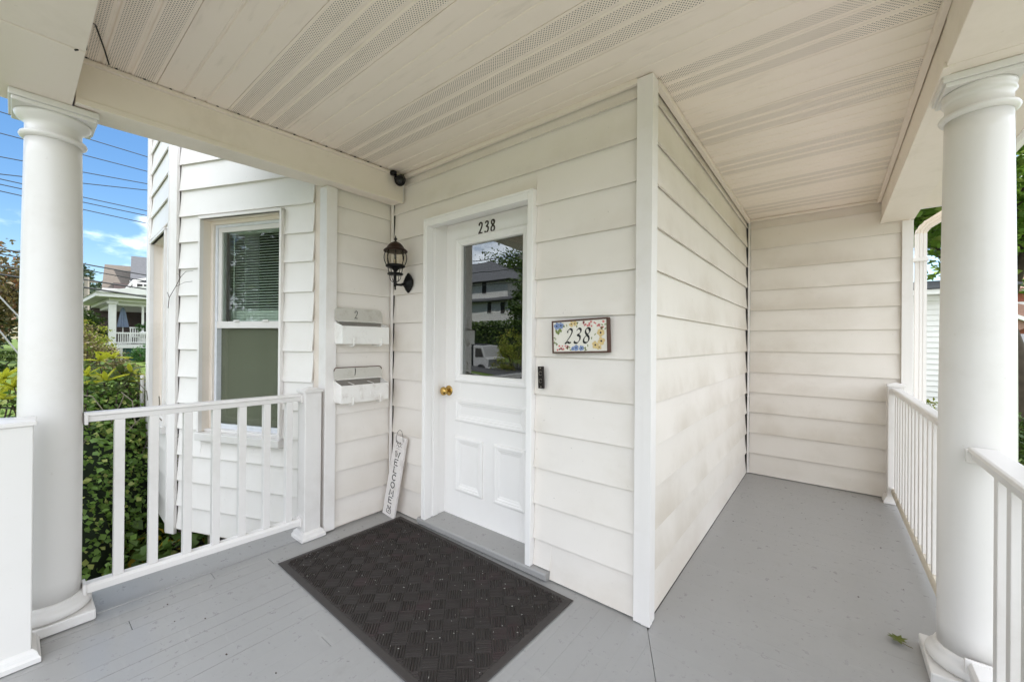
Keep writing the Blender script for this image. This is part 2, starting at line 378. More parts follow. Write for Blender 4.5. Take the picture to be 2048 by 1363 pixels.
# ------------------------------------------------------------------ porch floor
H = 2.48
SLX, SLY = .9, -1.85           # mitre runs from the wall corner to the front
def mitre_x(y): return SLX*(y/SLY) if y < 0 else 0
fl = thing('porch_floor', 'grey painted tongue and groove porch floor with mitred boards', 'porch floor', (0, 0, 0), kind='structure')
bx('floor_base', (-2.24, 1.2, -1.86, 2.8, -.16, -.022), M['stone'], fl)
def board_poly(poly, name):
    dz = rng.uniform(-.0006, .0004)*(1 if poly[0][0] < -1.2 else .3); b = MB(); b.prism(poly, -.02, dz, lambda p, a: (p[0], p[1], a)); o = obj(name, b, M['floor'], fl); return o
P_ = .0845; x = -1.985
while x < .93:
    gp = .0007 if x < -1.2 else .0002; x0, x1 = x+gp, x+P_-gp
    # clipped by mitre: y < SLY*(x/SLX) for x>0
    def top(xx): return 0.02 if xx <= 0 else SLY*xx/SLX-.0015
    if x0 < 0 < x1:
        board_poly([(x0, -1.86), (x1, -1.86), (x1, top(x1)), (0, -.0015), (0, .02), (x0, .02)], 'floor_board'); x += P_; continue
    cuts = [(-1.86, None)]
    if top(x1) > -1.84:
        ytop0, ytop1 = top(x0), top(x1)
        if x0 < 0 < x1: ytop0 = ytop1 = min(ytop0, ytop1)
        yj = rng.uniform(-1.5, -.3)
        if rng.random() < .45 and yj < min(ytop0, ytop1)-.2:
            board_poly([(x0, -1.86), (x1, -1.86), (x1, yj-.0012), (x0, yj-.0012)], 'floor_board')
            board_poly([(x0, yj+.0012), (x1, yj+.0012), (x1, ytop1), (x0, ytop0)], 'floor_board')
        else: board_poly([(x0, -1.86), (x1, -1.86), (x1, ytop1), (x0, ytop0)], 'floor_board')
    elif top(x0) > -1.84: board_poly([(x0, -1.86), (x1, -1.86), (x0, top(x0))], 'floor_board')
    x += P_
y = -1.86
while y < 2.75:
    y0, y1 = y+.00015, min(y+.083-.00015, 2.76)
    board_poly([(mitre_x(y0)+.002, y0), (1.2, y0), (1.2, y1), (mitre_x(y1)+.002, y1)], 'floor_board'); y += .083
b = MB(); b.box(-2.24, -1.988, -1.862, 0.0, -.02, .004); obj('edge_board', b, M['floor'], fl, .003)
b = MB(); b.box(-2.26, -2.2405, -1.88, -.45, -.2, -.004); b.box(-2.26, 1.2, -1.885, -1.865, -.2, -.004); obj('skirt_board', b, M['trim'], fl)
for px_, py_ in ((-2.15, -1.75), (1.0, -1.75), (-2.15, -.5)): bx('pier', (px_, px_+.15, py_, py_+.15, -1.1, -.165), M['stone'], fl)

# ------------------------------------------------------------------ siding walls
def board_mesh(frame, s0, s1, z0, z1, lap=.014, th=.0095, s0b=None, seg=6):
    O, d, n = frame; prof = []
    for i in range(seg+1):
        t = i/seg; prof.append((-.0165*(1-(1-t)**1.75), z0+(z1+lap-z0)*t))
    poly = prof+[(p-th, z) for p, z in reversed(prof)]
    b = MB(); b.smooth = False
    def fn(p, s): return O+d*s+n*p[0]+Vector((0, 0, p[1]))
    N = len(poly); vs = [fn(p, s0) for p in poly]+[fn(p, s1) for p in poly]
    b.smooth = True
    b.add([fn(p, s0) for p in prof]+[fn(p, s1) for p in prof], [(i, i+1, i+2+seg, i+1+seg) for i in range(seg)])
    b.smooth = False
    b.add(vs, [(i, (i+1) % N, (i+1) % N+N, i+N) for i in range(seg, N)])
    b.add(vs[:N], [(i, i+1, N-2-i, N-1-i) for i in range(seg)]); b.add(vs[N:], [(i, i+1, N-2-i, N-1-i) for i in range(seg)])
    return b
def siding(parent, frame, zs, s0, s1, mat, holes=(), wob=.002):
    for z0, z1 in zip(zs[:-1], zs[1:]):
        z0 += rng.uniform(-wob, wob)
        # split the course round openings (hs0,hs1,hz0,hz1)
        spans = [(s0, s1, z0, z1)]
        for hs0, hs1, hz0, hz1 in holes:
            new = []
            for a, c, p, q in spans:
                if c <= hs0 or a >= hs1 or q <= hz0 or p >= hz1: new.append((a, c, p, q)); continue
                if a < hs0: new.append((a, hs0, p, q))
                if c > hs1: new.append((hs1, c, p, q))
                if p < hz0-.02: new.append((max(a, hs0), min(c, hs1), p, hz0))
                if q > hz1+.02: new.append((max(a, hs0), min(c, hs1), hz1, q))
            spans = new
        for a, c, p, q in spans:
            lap = .012 if q == z1 else 0.0
            obj('siding_board', board_mesh(frame, a, c, p, q, lap), mat, parent)
ZN = [.006, .195, .386, .583, .78, .983, 1.191, 1.40, 1.609, 1.814, 2.016, 2.212, 2.398, 2.475]
FX, FY, FZ = Vector((1, 0, 0)), Vector((0, 1, 0)), Vector((0, 0, 1))
XL = -1.955
# entry wall (faces -y)
ew = thing('entry_wall', 'cream horizontal siding wall around the front door', 'wall', (-1, 0, 0))
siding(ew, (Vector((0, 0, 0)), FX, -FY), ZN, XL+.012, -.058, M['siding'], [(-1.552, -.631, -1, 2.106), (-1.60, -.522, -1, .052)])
b = MB(); b.box(XL, -1.555, .022, .05, 0, 2.6); b.box(-.63, 0, .022, .05, 0, 2.6); b.box(-1.555, -.63, .022, .05, 2.108, 2.6); obj('sheathing', b, M['trim_cream'], ew)
bx('ceiling_trim', (XL+.02, -.058, -.016, .004, 2.452, 2.478), M['trim_cream'], ew, .002)
bx('inside_corner_trim', (XL+.004, XL+.02, -.018, -.002, .006, 2.47), M['trim'], ew, .002)
# corner post shared by entry and passage
cp = thing('corner_post', 'tall white corner trim post where entry and passage walls meet', 'corner post', (0, 0, 0))
b = MB(); b.prism([(-.058, -.016), (.016, -.016), (.016, .055), (.006, .055), (.006, -.006), (-.058, -.006)], .004, 2.472, lambda p, a: (p[0], p[1], a)); obj('post_face', b, M['trim'], cp, .002)
b = MB(); b.prism([(-.02, -.0175), (.0175, -.0175), (.0175, .02), (.0163, .02), (.0163, -.0163), (-.02, -.0163)], .004, 1.02, lambda p, a: (p[0], p[1], a)); obj('corner_bead', b, M['trim'], cp)
# passage wall (faces +x)
pw = thing('passage_wall', 'stained siding wall running back along the side passage', 'wall', (0, 1.3, 0))
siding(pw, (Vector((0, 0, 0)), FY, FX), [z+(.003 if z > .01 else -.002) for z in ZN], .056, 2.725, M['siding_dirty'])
bx('sheathing', (-.05, -.022, .052, 2.76, 0, 2.6), M['trim_cream'], pw)
bx('ceiling_trim', (-.004, .022, .056, 2.725, 2.45, 2.478), M['trim_cream'], pw, .002)
# back wall (faces -y)
bw = thing('back_wall', 'siding wall closing the far end of the side passage', 'wall', (.5, 2.73, 0))
ZB = [.005, .205, .402, .601, .798, .992, 1.194, 1.396, 1.589, 1.785, 1.988, 2.185, 2.385, 2.475]
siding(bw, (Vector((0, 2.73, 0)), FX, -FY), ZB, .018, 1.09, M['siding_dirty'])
b = MB(); b.box(.02, 1.14, 2.752, 2.78, -1.0, 2.62); obj('sheathing', b, M['trim_cream'], bw)
bx('inside_corner_trim', (.002, .018, 2.712, 2.73, .006, 2.47), M['trim'], bw, .002)
b = MB(); b.prism([(1.088, 2.712), (1.155, 2.712), (1.155, 2.79), (1.147, 2.79), (1.147, 2.72), (1.088, 2.72)], -.9, 2.275, lambda p, a: (p[0], p[1], a)); obj('corner_trim', b, M['trim'], bw, .002)
bx('ceiling_trim', (.02, .945, 2.706, 2.726, 2.458, 2.478), M['trim_cream'], bw, .002)
# mailbox wall (faces +x)
mw = thing('mailbox_wall', 'short siding wall that carries the two mailboxes', 'wall', (XL, -.25, 0))
ZM = [.015, .195, .385, .575, .768, .963, 1.185, 1.392, 1.595, 1.792, 1.99, 2.172, 2.285]
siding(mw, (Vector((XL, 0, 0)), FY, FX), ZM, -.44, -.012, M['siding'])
b = MB(); b.box(XL-.05, XL-.022, -.5, .02, -.1, 2.6); obj('sheathing', b, M['trim_cream'], mw)
b = MB(); b.prism([(XL+.014, -.44), (XL+.014, -.512), (-2.035, -.512), (-2.035, -.502), (XL+.004, -.502), (XL+.004, -.44)], .01, 2.282, lambda p, a: (p[0], p[1], a)); obj('corner_trim', b, M['trim'], mw, .002)

# ------------------------------------------------------------------ bay with two facets
A1 = Vector((-2.03, -.5, 0)); a = R(-112.5); D1 = Vector((math.sin(a), math.cos(a), 0)); N1 = Vector((-D1.y, D1.x, 0)); N1 = N1 if N1.y < 0 else -N1
B1 = Vector((-3.33, -1.04, 0)); a = R(-87.5); D2 = Vector((math.sin(a), math.cos(a), 0)); N2 = Vector((-D2.y, D2.x, 0)); N2 = N2 if N2.y < 0 else -N2
bay = thing('bay_wall', 'white sided bay with angled faces left of the porch', 'wall', (-3, -.8, -.2))
ZBAY = [-.175+.0]+[.0, .194, .39, .588, .785, .983, 1.188, 1.393, 1.596, 1.80, 2.0, 2.195, 2.395, 2.595, 2.8, 3.0, 3.2, 3.4]
W1 = (.335, 1.085, .52, 2.165)
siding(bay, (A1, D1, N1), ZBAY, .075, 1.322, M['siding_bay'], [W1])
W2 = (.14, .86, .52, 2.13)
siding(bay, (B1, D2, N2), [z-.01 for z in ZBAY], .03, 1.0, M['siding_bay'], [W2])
def frame_box(b, O, d, n, s0, s1, n0, n1, z0, z1):
    vs = [O+d*s+n*t+FZ*z for z in (z0, z1) for t in (n0, n1) for s in (s0, s1)]
    b.add(vs, [(0, 2, 3, 1), (4, 5, 7, 6), (0, 1, 5, 4), (2, 6, 7, 3), (0, 4, 6, 2), (1, 3, 7, 5)])
b = MB(); frame_box(b, A1, D1, N1, 1.325, 1.405, -.01, .014, -.215, 3.4); frame_box(b, B1, D2, N2, -.012, .03, -.01, .013, -.215, 3.4); obj('corner_trim', b, M['trim'], bay, .002)
b = MB(); frame_box(b, B1, D2, N2, 1.002, 1.08, -.01, .014, -.13, 3.4); obj('corner_trim', b, M['trim'], bay, .002)
b = MB()
for O, d, n, s1, W in ((A1, D1, N1, 1.33, W1), (B1, D2, N2, 1.06, W2)):
    frame_box(b, O, d, n, 0.0, W[0], -.05, -.024, -.16, 3.4); frame_box(b, O, d, n, W[1], s1, -.05, -.024, -.16, 3.4)
    frame_box(b, O, d, n, W[0], W[1], -.05, -.024, -.16, W[2]); frame_box(b, O, d, n, W[0], W[1], -.05, -.024, W[3], 3.4)
obj('sheathing', b, M['trim_cream'], bay)
C1 = B1+D2*1.06; a = R(-50); D3 = Vector((math.sin(a), math.cos(a), 0)); N3 = Vector((-D3.y, D3.x, 0)); N3 = N3 if N3.x < 0 else -N3
b = MB(); frame_box(b, C1, D3, N3, 0.03, 1.5, -.03, -.0, -.16, 3.4); obj('far_face', b, M['trim_cream'], bay)
b = MB(); pts = [A1+N1*-.3, B1+N1*-.3, C1+N2*-.3, C1+D3*1.5]
b.prism([(p.x, p.y) for p in (A1+Vector((0, .3, 0)), A1+N1*-.02, B1-N1*.02, C1-N2*.02, C1+D3*1.45, Vector((-3, .4, 0)))], -.19, -.165, lambda p, a: (p[0], p[1], a)); obj('bay_underside', b, M['trim_cream'], bay)
b = MB(); b.prism([(-2.2, -.2), (-3.2, -.62), (-4.3, -.6), (-5.2, .1), (-2.2, .3)], -1.2, -.19, lambda p, a: (p[0], p[1], a)); obj('foundation', b, M['stone'], bay)
b = MB()
for s in (.15, .42, .58, .8, 1.1): frame_box(b, A1, D1, N1, s, s+.03, -.13, -.10, -1.1, -.19)
obj('slatted_skirt', b, M['trim_cream'], bay)
b = MB(); b.tube([(-4.475, -1.03, -.75), (-4.47, -1.02, -.1), (-4.47, -1.02, .92)], .016, 8); obj('drain_pipe', b, M['trim'], bay)

def window(name, label, O, d, n, W, zmeet, detail=True):
    s0, s1, z0, z1 = W; c = O+d*((s0+s1)/2); w = thing(name, label, 'window', (c.x, c.y, z0))
    dep = -.085
    def fb(nm, args, mat, par=w, bev=.0015):
        b = MB()
        for q in args: frame_box(b, O, d, n, *q)
        return obj(nm, b, mat, par, bev)
    # thin flange, deep aluminium wrapped reveal
    fb('casing', [(s0-.012, s0+.006, -.01, .018, z0+.06, z1+.012), (s1-.006, s1+.012, -.01, .018, z0+.06, z1+.012), (s0-.012, s1+.012, -.01, .02, z1-.006, z1+.014)], M['trim'])
    fb('reveal', [(s0, s0+.004, dep-.02, .01, z0+.06, z1), (s1-.004, s1, dep-.02, .01, z0+.06, z1), (s0+.004, s1-.004, dep-.02, .01, z1-.006, z1-.002), (s0+.004, s0+.03, dep-.02, dep+.02, z0+.06, z1-.006), (s1-.03, s1-.004, dep-.02, dep+.02, z0+.06, z1-.006), (s0+.03, s1-.03, dep-.02, dep+.02, z1-.03, z1-.006)], M['trim_cream'])
    fb('sill', [(s0-.015, s1+.015, dep-.03, .03, z0, z0+.055), (s0-.002, s1+.002, dep-.03, -.03, z0+.055, z0+.075)], M['white'], w, .004)
    f0, f1 = s0+.03, s1-.03; zb, zt = z0+.075, z1-.03
    fb('frame', [(f0, f0+.022, dep-.07, dep+.004, zb, zt), (f1-.022, f1, dep-.07, dep+.004, zb, zt), (f0+.022, f1-.022, dep-.07, dep+.004, zt-.02, zt), (f0+.022, f1-.022, dep-.07, dep+.004, zb, zb+.02), (f0+.022, f1-.022, dep-.012, dep+.012, zb+.02, zb+.034)], M['alu'])
    i0, i1 = f0+.022, f1-.022
    up = fb('sash', [(i0, i0+.034, dep-.03, dep-.004, zmeet-.025, zt-.02), (i1-.034, i1, dep-.03, dep-.004, zmeet-.025, zt-.02), (i0+.034, i1-.034, dep-.03, dep-.004, zt-.055, zt-.02), (i0, i1, dep-.03, dep+.004, zmeet-.028, zmeet+.022)], M['white'])
    lo = fb('sash', [(i0, i0+.045, dep-.064, dep-.036, zb+.02, zmeet), (i1-.045, i1, dep-.064, dep-.036, zb+.02, zmeet), (i0+.045, i1-.045, dep-.064, dep-.036, zb+.02, zb+.075), (i0+.045, i1-.045, dep-.064, dep-.036, zmeet-.04, zmeet)], M['white'])
    b = MB(); frame_box(b, O, d, n, i0+.03, i1-.03, dep-.019, dep-.015, zmeet+.02, zt-.05); o = obj('pane', b, M['glass'], up)
    b = MB(); frame_box(b, O, d, n, i0+.04, i1-.04, dep-.052, dep-.048, zb+.07, zmeet-.035); o = obj('pane', b, M['glass'], lo)
    b = MB(); frame_box(b, O, d, n, i0, i1, dep-.034, dep-.0335, zb+.02, zmeet-.03); obj('insect_screen', b, M['screen'], w)
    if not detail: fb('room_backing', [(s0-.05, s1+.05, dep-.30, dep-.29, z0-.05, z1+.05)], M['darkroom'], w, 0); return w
    bl = fb('blind', [(i0-.005, i1+.005, dep-.125, dep-.085, zt-.05, zt-.012), (i0, i1, dep-.12, dep-.09, zb+.06, zb+.075)], M['blind'], w)
    # slats: tilted, a child each of the blind; all share one mesh per tilt
    prev = {}
    z = zt-.07; k = 0
    while z > zb+.085:
        tilt = R(62) if z < zmeet+.12 else R(28)
        if tilt not in prev:
            b = MB(); hw = .0125; dn, dz = hw*math.cos(tilt), hw*math.sin(tilt)
            vs = [O+d*s+n*(dep-.105+t)+FZ*q for s in (i0, i1) for t, q in ((-dn, dz), (0, .002), (dn, -dz))]
            b.add(vs, [(0, 1, 4, 3), (1, 2, 5, 4)]); m0 = obj('slat', b, M['blind'], bl); m0.location.z = z; prev[tilt] = m0
        else: copy_part(prev[tilt], bl, (0, 0, z-prev[tilt].location.z))
        z -= .0208
    b = MB()
    for s in (i0+.14, i1-.17):
        b.tube([O+d*s+n*(dep-.088)+FZ*(zt-.05), O+d*s+n*(dep-.088)+FZ*(zb+.07)], .0012, 5)
    b.tube([O+d*(i1-.06)+n*(dep-.083)+FZ*(zt-.06), O+d*(i1-.06)+n*(dep-.083)+FZ*(zmeet+.05)], .003, 6); obj('blind_cord', b, M['blind'], bl)
    b = MB()
    for s in (i0+.17, i1-.2): frame_box(b, O, d, n, s-.025, s+.025, dep+.002, dep+.014, zmeet+.02, zmeet+.032)
    obj('sash_lock', b, M['white'], up, .003)
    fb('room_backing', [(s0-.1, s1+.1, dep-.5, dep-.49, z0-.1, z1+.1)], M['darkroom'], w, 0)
    return w
window('bay_window', 'double hung window with half open mini blinds facing the railing', A1, D1, N1, W1, 1.38)
window('bay_window', 'narrow looking window on the far face of the bay', B1, D2, N2, W2, 1.38, False)

# a bare vine twig clinging to the bay corner
b = MB(); tw = [(342, 606), (352, 570), (363, 553), (375, 545)]
O = A1+D1*1.36+N1*.02
pp = [O+D1*q[0]+FZ*q[1]+N1*q[2] for q in ((.02, 1.50, .01), (0, 1.58, .015), (-.06, 1.66, .012), (-.11, 1.73, .012), (-.16, 1.77, .01), (-.23, 1.775, .006))]
b.tube(pp, [.0022, .0022, .002, .0018, .0015, .001], 5); b.tube([pp[2], pp[2]+D1*-.09+FZ*.03, pp[2]+D1*-.17+FZ*.035], .0015, 4); b.tube([pp[1], pp[1]+D1*.02+FZ*.04], .002, 4); b.tube([pp[3], pp[3]+D1*.03+FZ*.03], .0015, 4)
tag(obj('vine_twig', b, M['bark']), 'thin bare vine twig clinging to the bay corner trim', 'twig')

# ------------------------------------------------------------------ house body (blocks sun, holds the rooms)
hb = thing('house_body', 'main body of the white sided house above and behind the porch', 'house', (-4, 5, 0))
b = MB()
b.box(-1.95, 0.0, .06, .1, 2.62, 6.4); b.box(-9, -4.9, -.05, .1, -1, 6.4); b.box(1.10, 1.15, 2.8, 10, -1, 6.4); b.box(0, 1.15, 2.79, 2.83, 2.62, 6.4); b.box(-.04, 0, .1, 2.79, 2.62, 6.4)
b.box(-9, 1.15, 10, 10.05, -1, 6.4); b.box(-9.05, -9, -.05, 10, -1, 6.4); b.box(-5.0, -1.95, .3, .34, 3.4, 6.4); obj('upper_wall', b, M['siding_bay'], hb)
b = MB(); b.box(-9.05, 1.3, -.06, 10.2, 6.4, 6.5); obj('roof', b, M['shingle_grey'], hb)
b = MB(); b.box(-8.9, 1.05, .12, 9.9, -.12, -.08); obj('inner_floor', b, M['darkroom'], hb)
b = MB(); b.prism([(p.x, p.y) for p in (A1+Vector((0, .3, 0)), A1, B1, C1, C1+D3*1.4, Vector((-3, .4, 0)))], 3.4, 3.45, lambda p, a: (p[0], p[1], a)); obj('bay_roof', b, M['shingle_grey'], hb)
# porch roof
pr = thing('porch_roof', 'low roof above the porch ceiling with side eave and gutter', 'roof', (0, 0, 2.6))
bx('roof_deck', (-2.5, 1.38, -2.1, 2.75, 2.66, 2.75), M['shingle_grey'], pr)
b = MB(); b.box(1.162, 1.375, -1.95, 2.62, 2.335, 2.35); obj('eave_soffit', b, M['trim_cream'], pr)
b = MB(); b.box(1.375, 1.395, -1.95, 2.64, 2.33, 2.5); b.box(1.162, 1.39, 2.622, 2.64, 2.33, 2.66); obj('fascia', b, M['trim'], pr, .002)
b = MB(); b.prism([(1.397, 2.5), (1.397, 2.40), (1.44, 2.385), (1.49, 2.41), (1.50, 2.5), (1.49, 2.5), (1.48, 2.42), (1.44, 2.397), (1.405, 2.41), (1.405, 2.5)], -1.95, 2.64, lambda p, a: (p[0], a, p[1])); obj('gutter', b, M['trim'], pr)

# ------------------------------------------------------------------ beams
def beam(name, label, segs, lip):
    t = thing(name, label, 'beam', segs[0][6]); t['group'] = 'boxed beams around the porch ceiling'
    for q in segs: bx('beam_casing', q[:6], M['trim_cream'], t, .003)
    for q in lip: bx('bottom_lip', q, M['trim_cream'], t, .002)
    return t
# left beam leans a little in plan, as measured
lb = thing('porch_beam', 'boxed cream beam above the left railing', 'beam', (-1.95, -.8, 2.28), 'boxed beams around the porch ceiling')
def lbx(y): return -1.825-.047*(-y)
b = MB(); ya, yb = -1.628, -.002
b.prism([(lbx(ya), ya), (lbx(yb), yb), (-1.955, yb), (-1.955, -.50), (-2.005, -.5), (-2.10, ya)], 2.285, 2.62, lambda p, a: (p[0], p[1], a)); obj('beam_casing', b, M['trim_cream'], lb, .003)
b = MB(); b.prism([(lbx(ya)+.004, ya), (lbx(yb)+.004, yb), (lbx(yb)-.02, yb), (lbx(ya)-.02, ya)], 2.278, 2.305, lambda p, a: (p[0], p[1], a)); obj('bottom_lip', b, M['trim_cream'], lb, .002)
b = MB(); b.prism([(lbx(ya)+.022, ya), (lbx(yb)+.022, yb), (lbx(yb)+.001, yb), (lbx(ya)+.001, ya)], 2.458, 2.474, lambda p, a: (p[0], p[1], a)); obj('ceiling_trim', b, M['trim_cream'], lb)
fbm = thing('porch_beam', 'boxed beam along the front edge over the stair pedestal', 'beam', (-.4, -1.72, 2.28), 'boxed beams around the porch ceiling')
bx('beam_casing', (-2.10, -1.4375, -1.84, -1.634, 2.28, 2.62), M['trim_cream'], fbm, .003)
bx('beam_casing', (-1.4345, 1.165, -1.84, -1.634, 2.282, 2.62), M['trim_cream'], fbm, .003)
rb = thing('porch_beam', 'boxed cream beam running down the right side over the column', 'beam', (1.06, .5, 2.28), 'boxed beams around the porch ceiling')
bx('beam_casing', (.962, 1.16, -1.63, .318, 2.28, 2.62), M['trim_cream'], rb, .003)
bx('beam_casing', (.965, 1.16, .321, 2.722, 2.28, 2.62), M['trim_cream'], rb, .003)
bx('bottom_lip', (.955, .985, .325, 2.72, 2.276, 2.30), M['trim_cream'], rb, .002)
bx('ceiling_trim', (.938, .961, -1.63, 2.72, 2.452, 2.476), M['trim_cream'], rb, .002)
b = MB()
for k in range(30):
    yy = -1.6+k*.0933
    b.box(lbx(yy)+.012, lbx(yy)+.026, yy-.004, yy+.004, 2.474, 2.479)
obj('groove_end', b, M['dark'], lb)

b = MB(); b.tube([(-1.436, -1.66, 2.276), (-1.45, -1.632, 2.30), (-1.47, -1.628, 2.42), (-1.56, -1.60, 2.462), (-1.72, -1.56, 2.464), (-1.83, -1.535, 2.462)], .003, 6)
tag(obj('loose_cable', b, M['black']), 'short black cable crossing from the front beam onto the ceiling', 'cable')
# ------------------------------------------------------------------ ceiling panels
pc = thing('porch_ceiling', 'cream soffit ceiling of alternating vented and solid panels', 'ceiling', (0, 0, H), kind='structure')
def panel(y0, x0, x1, vent):
    n = 3; w = .28/n; prof = [(0, .012), (.0012, 0)]
    for i in range(n):
        if i: prof += [(i*w-.007, 0), (i*w-.003, .0045), (i*w+.003, .0045), (i*w+.007, 0)]
    prof += [(.2785, 0), (.28, .012)]
    b = MB(); k = len(prof)
    vs = []
    steps = 9
    for j in range(steps):
        xx = x0+(x1-x0)*j/(steps-1)
        for p, q in prof: vs.append((xx, y0+p, H+q+.0025*math.sin(xx*1.9+y0*3)))
    fs = [(j*k+i, (j+1)*k+i, (j+1)*k+i+1, j*k+i+1) for j in range(steps-1) for i in range(k-1)]
    b.add(vs, fs); o = obj('soffit_panel', b, M['soffit_vent' if vent else 'soffit'], pc, recalc=False); return o
y = .03-.28*6; k = 0
for i in range(-6, 10):
    y0 = .03+.28*i
    if i < 0: x0, x1 = -1.95, .965
    else: x0, x1 = -.003, .965
    panel(y0, x0, x1, i % 2 == 0)
bx('ceiling_deck', (-2.05, 1.16, -1.83, 2.75, 2.60, 2.64), M['dark'], pc)
bx('ceiling_edge', (-1.95, .96, -1.66, -1.632, 2.47, 2.6), M['trim_cream'], pc)

# ------------------------------------------------------------------ columns
def column(label, cx, cy, r_bot=.098, r_top=.086, ha=.129):
    t = thing('porch_column', label, 'column', (cx, cy, 0), 'round white porch columns')
    b = MB(); b.box(cx-.134, cx+.134, cy-.134, cy+.134, .003, .048); obj('plinth', b, M['white'], t, .006)
    b = MB(); b.smooth = True
    pr_ = [(.09, .048), (.122, .050), (.130, .058), (.132, .068), (.129, .080), (.121, .090), (.115, .094), (.112, .102), (.108, .112), (.102, .116), (.09, .1165)]
    b.lathe(pr_, (cx, cy, 0), 48); obj('base_moulding', b, M['white'], t)
    b = MB(); b.smooth = True; prof = []
    for i in range(25):
        z = .117+(2.14-.117)*i/24; u = max(0, (z-.75)/1.4)
        prof.append((r_bot-(r_bot-r_top)*u**1.5, z))
    b.lathe(prof, (cx, cy, 0), 56); obj('shaft', b, M['white'], t)
    b = MB(); b.smooth = True
    b.lathe([(.08, 2.128), (r_top+.006, 2.130), (r_top+.014, 2.136), (r_top+.017, 2.144), (r_top+.014, 2.152), (r_top+.004, 2.157), (r_top, 2.160), (r_top, 2.195), (r_top+.004, 2.2), (r_top+.010*ha/.129, 2.205), (r_top+(ha-.1)*.76, 2.214), (r_top+(ha-.1), 2.226), (r_top+(ha-.1)*1.07, 2.235), (.08, 2.2352)], (cx, cy, 0), 56); obj('capital', b, M['white'], t)
    b = MB(); b.box(cx-ha+.008, cx+ha-.008, cy-ha+.008, cy+ha-.008, 2.2355, 2.252); b.box(cx-ha, cx+ha, cy-ha, cy+ha, 2.2522, 2.279); obj('abacus', b, M['white'], t, .003)
    return t
column('round white column left of the stair pedestal, between it and railing', -2.075, -1.68)
column('round white column standing in the railing on the right side', 1.072, .495, .1, .088, .108)

# ------------------------------------------------------------------ railings
def railing(label, p0, p1, ztop, zbot, ys, newel=None, stained=False, name='porch_railing', wide=.062):
    (xa, ya), (xb, yb) = p0, p1; t = thing(name, label, 'railing', ((xa+xb)/2, (ya+yb)/2, 0), 'white vinyl railings')
    d = Vector((xb-xa, yb-ya, 0)); L = d.length; d.normalize(); n = Vector((-d.y, d.x, 0)); O = Vector((xa, ya, 0))
    h = wide/2
    b = MB(); b.prism([(-h+.012, ztop-.045), (h-.012, ztop-.045), (h-.008, ztop-.02), (h, ztop-.014), (h-.004, ztop-.003), (h-.012, ztop), (-h+.012, ztop), (-h+.004, ztop-.003), (-h, ztop-.014), (-h+.008, ztop-.02)], 0, L, lambda p, a: O+d*a+n*p[0]+FZ*p[1]); obj('top_rail', b, M['rail'], t, .002)
    b = MB(); b.prism([(-h+.004, zbot), (h-.004, zbot), (h-.004, zbot+.028), (h-.012, zbot+.042), (-h+.012, zbot+.042), (-h+.004, zbot+.028)], 0, L, lambda p, a: O+d*a+n*p[0]+FZ*p[1]); obj('bottom_rail', b, M['rail_stained' if stained else 'rail'], t, .002)
    first = None
    for yy in ys:
        s = (yy-ya)/(yb-ya)*L; c = O+d*s
        if first is None:
            b = MB(); b.box(c.x-.0185, c.x+.0185, c.y-.0185, c.y+.0185, zbot+.0425, ztop-.0455); first = obj('baluster', b, M['rail'], t, .002); c0 = c
        else: copy_part(first, t, c-c0)
    for s in (0.006, L-.006):
        c = O+d*s
        for za, zc in ((ztop-.055, ztop-.006), (zbot-.006, zbot+.048)):
            b = MB(); b.box(c.x-h-.004, c.x+h+.004, c.y-.006, c.y+.006, za, zc); obj('rail_bracket', b, M['rail'], t, .002)
    return t
def newel(label, cx, cy, hw, z1, zb=.0, name='newel_post', mat='rail', hx=None, par=None):
    t = thing(name, label, 'newel post', (cx, cy, 0)); hx = hx or hw
    bx('post_sleeve', (cx-hx, cx+hx, cy-hw, cy+hw, .004, z1-.03), M[mat], t, .004)
    b = MB()
    q = [(0.024, .0), (.024, .018), (.018, .026), (.014, .040), (.004, .05), (0.0005, .052)]
    for i in range(len(q)-1):
        (a0, z0), (a1, z2) = q[i], q[i+1]
        c0 = [(cx-hx-a0, cy-hw-a0, z0+.003), (cx+hx+a0, cy-hw-a0, z0+.003), (cx+hx+a0, cy+hw+a0, z0+.003), (cx-hx-a0, cy+hw+a0, z0+.003)]
        c1 = [(cx-hx-a1, cy-hw-a1, z2+.003), (cx+hx+a1, cy-hw-a1, z2+.003), (cx+hx+a1, cy+hw+a1, z2+.003), (cx-hx-a1, cy+hw+a1, z2+.003)]
        b.add(c0+c1, [(k, (k+1) % 4, (k+1) % 4+4, k+4) for k in range(4)])
    obj('base_trim', b, M[mat], t, 0)
    b = MB(); b.box(cx-hx-.008, cx+hx+.008, cy-hw-.008, cy+hw+.008, z1-.03, z1-.012)
    c0 = [(cx-hx-.006, cy-hw-.006, z1-.0118), (cx+hx+.006, cy-hw-.006, z1-.0118), (cx+hx+.006, cy+hw+.006, z1-.0118), (cx-hx-.006, cy+hw+.006, z1-.0118)]
    b.add(c0+[(cx, cy, z1+.006)], [(0, 1, 4), (1, 2, 4), (2, 3, 4), (3, 0, 4), (3, 2, 1, 0)]); obj('cap', b, M[mat], t, .003)
    return t
YB = [-1.464, -1.340, -1.205, -1.081, -.957, -.832, -.709]
railing('white railing with seven balusters between left column and mailbox wall', (-2.055, -1.582), (-2.005, -.638), .925, .092, YB)
newel('square white newel post in front of the mailbox wall', -1.995, -.585, .052, .962)
railing('long white railing down the right side of the passage', (1.062, .585), (1.05, 2.598), .925, .085, [.72+.1255*i for i in range(15)], stained=True)
newel('square white newel post against the far passage wall', 1.05, 2.648, .048, .962)
railing('near white railing running forward from the right column', (1.068, -1.5), (1.072, .386), .90, .085, [.172-.1205*i for i in range(14)], wide=.085)
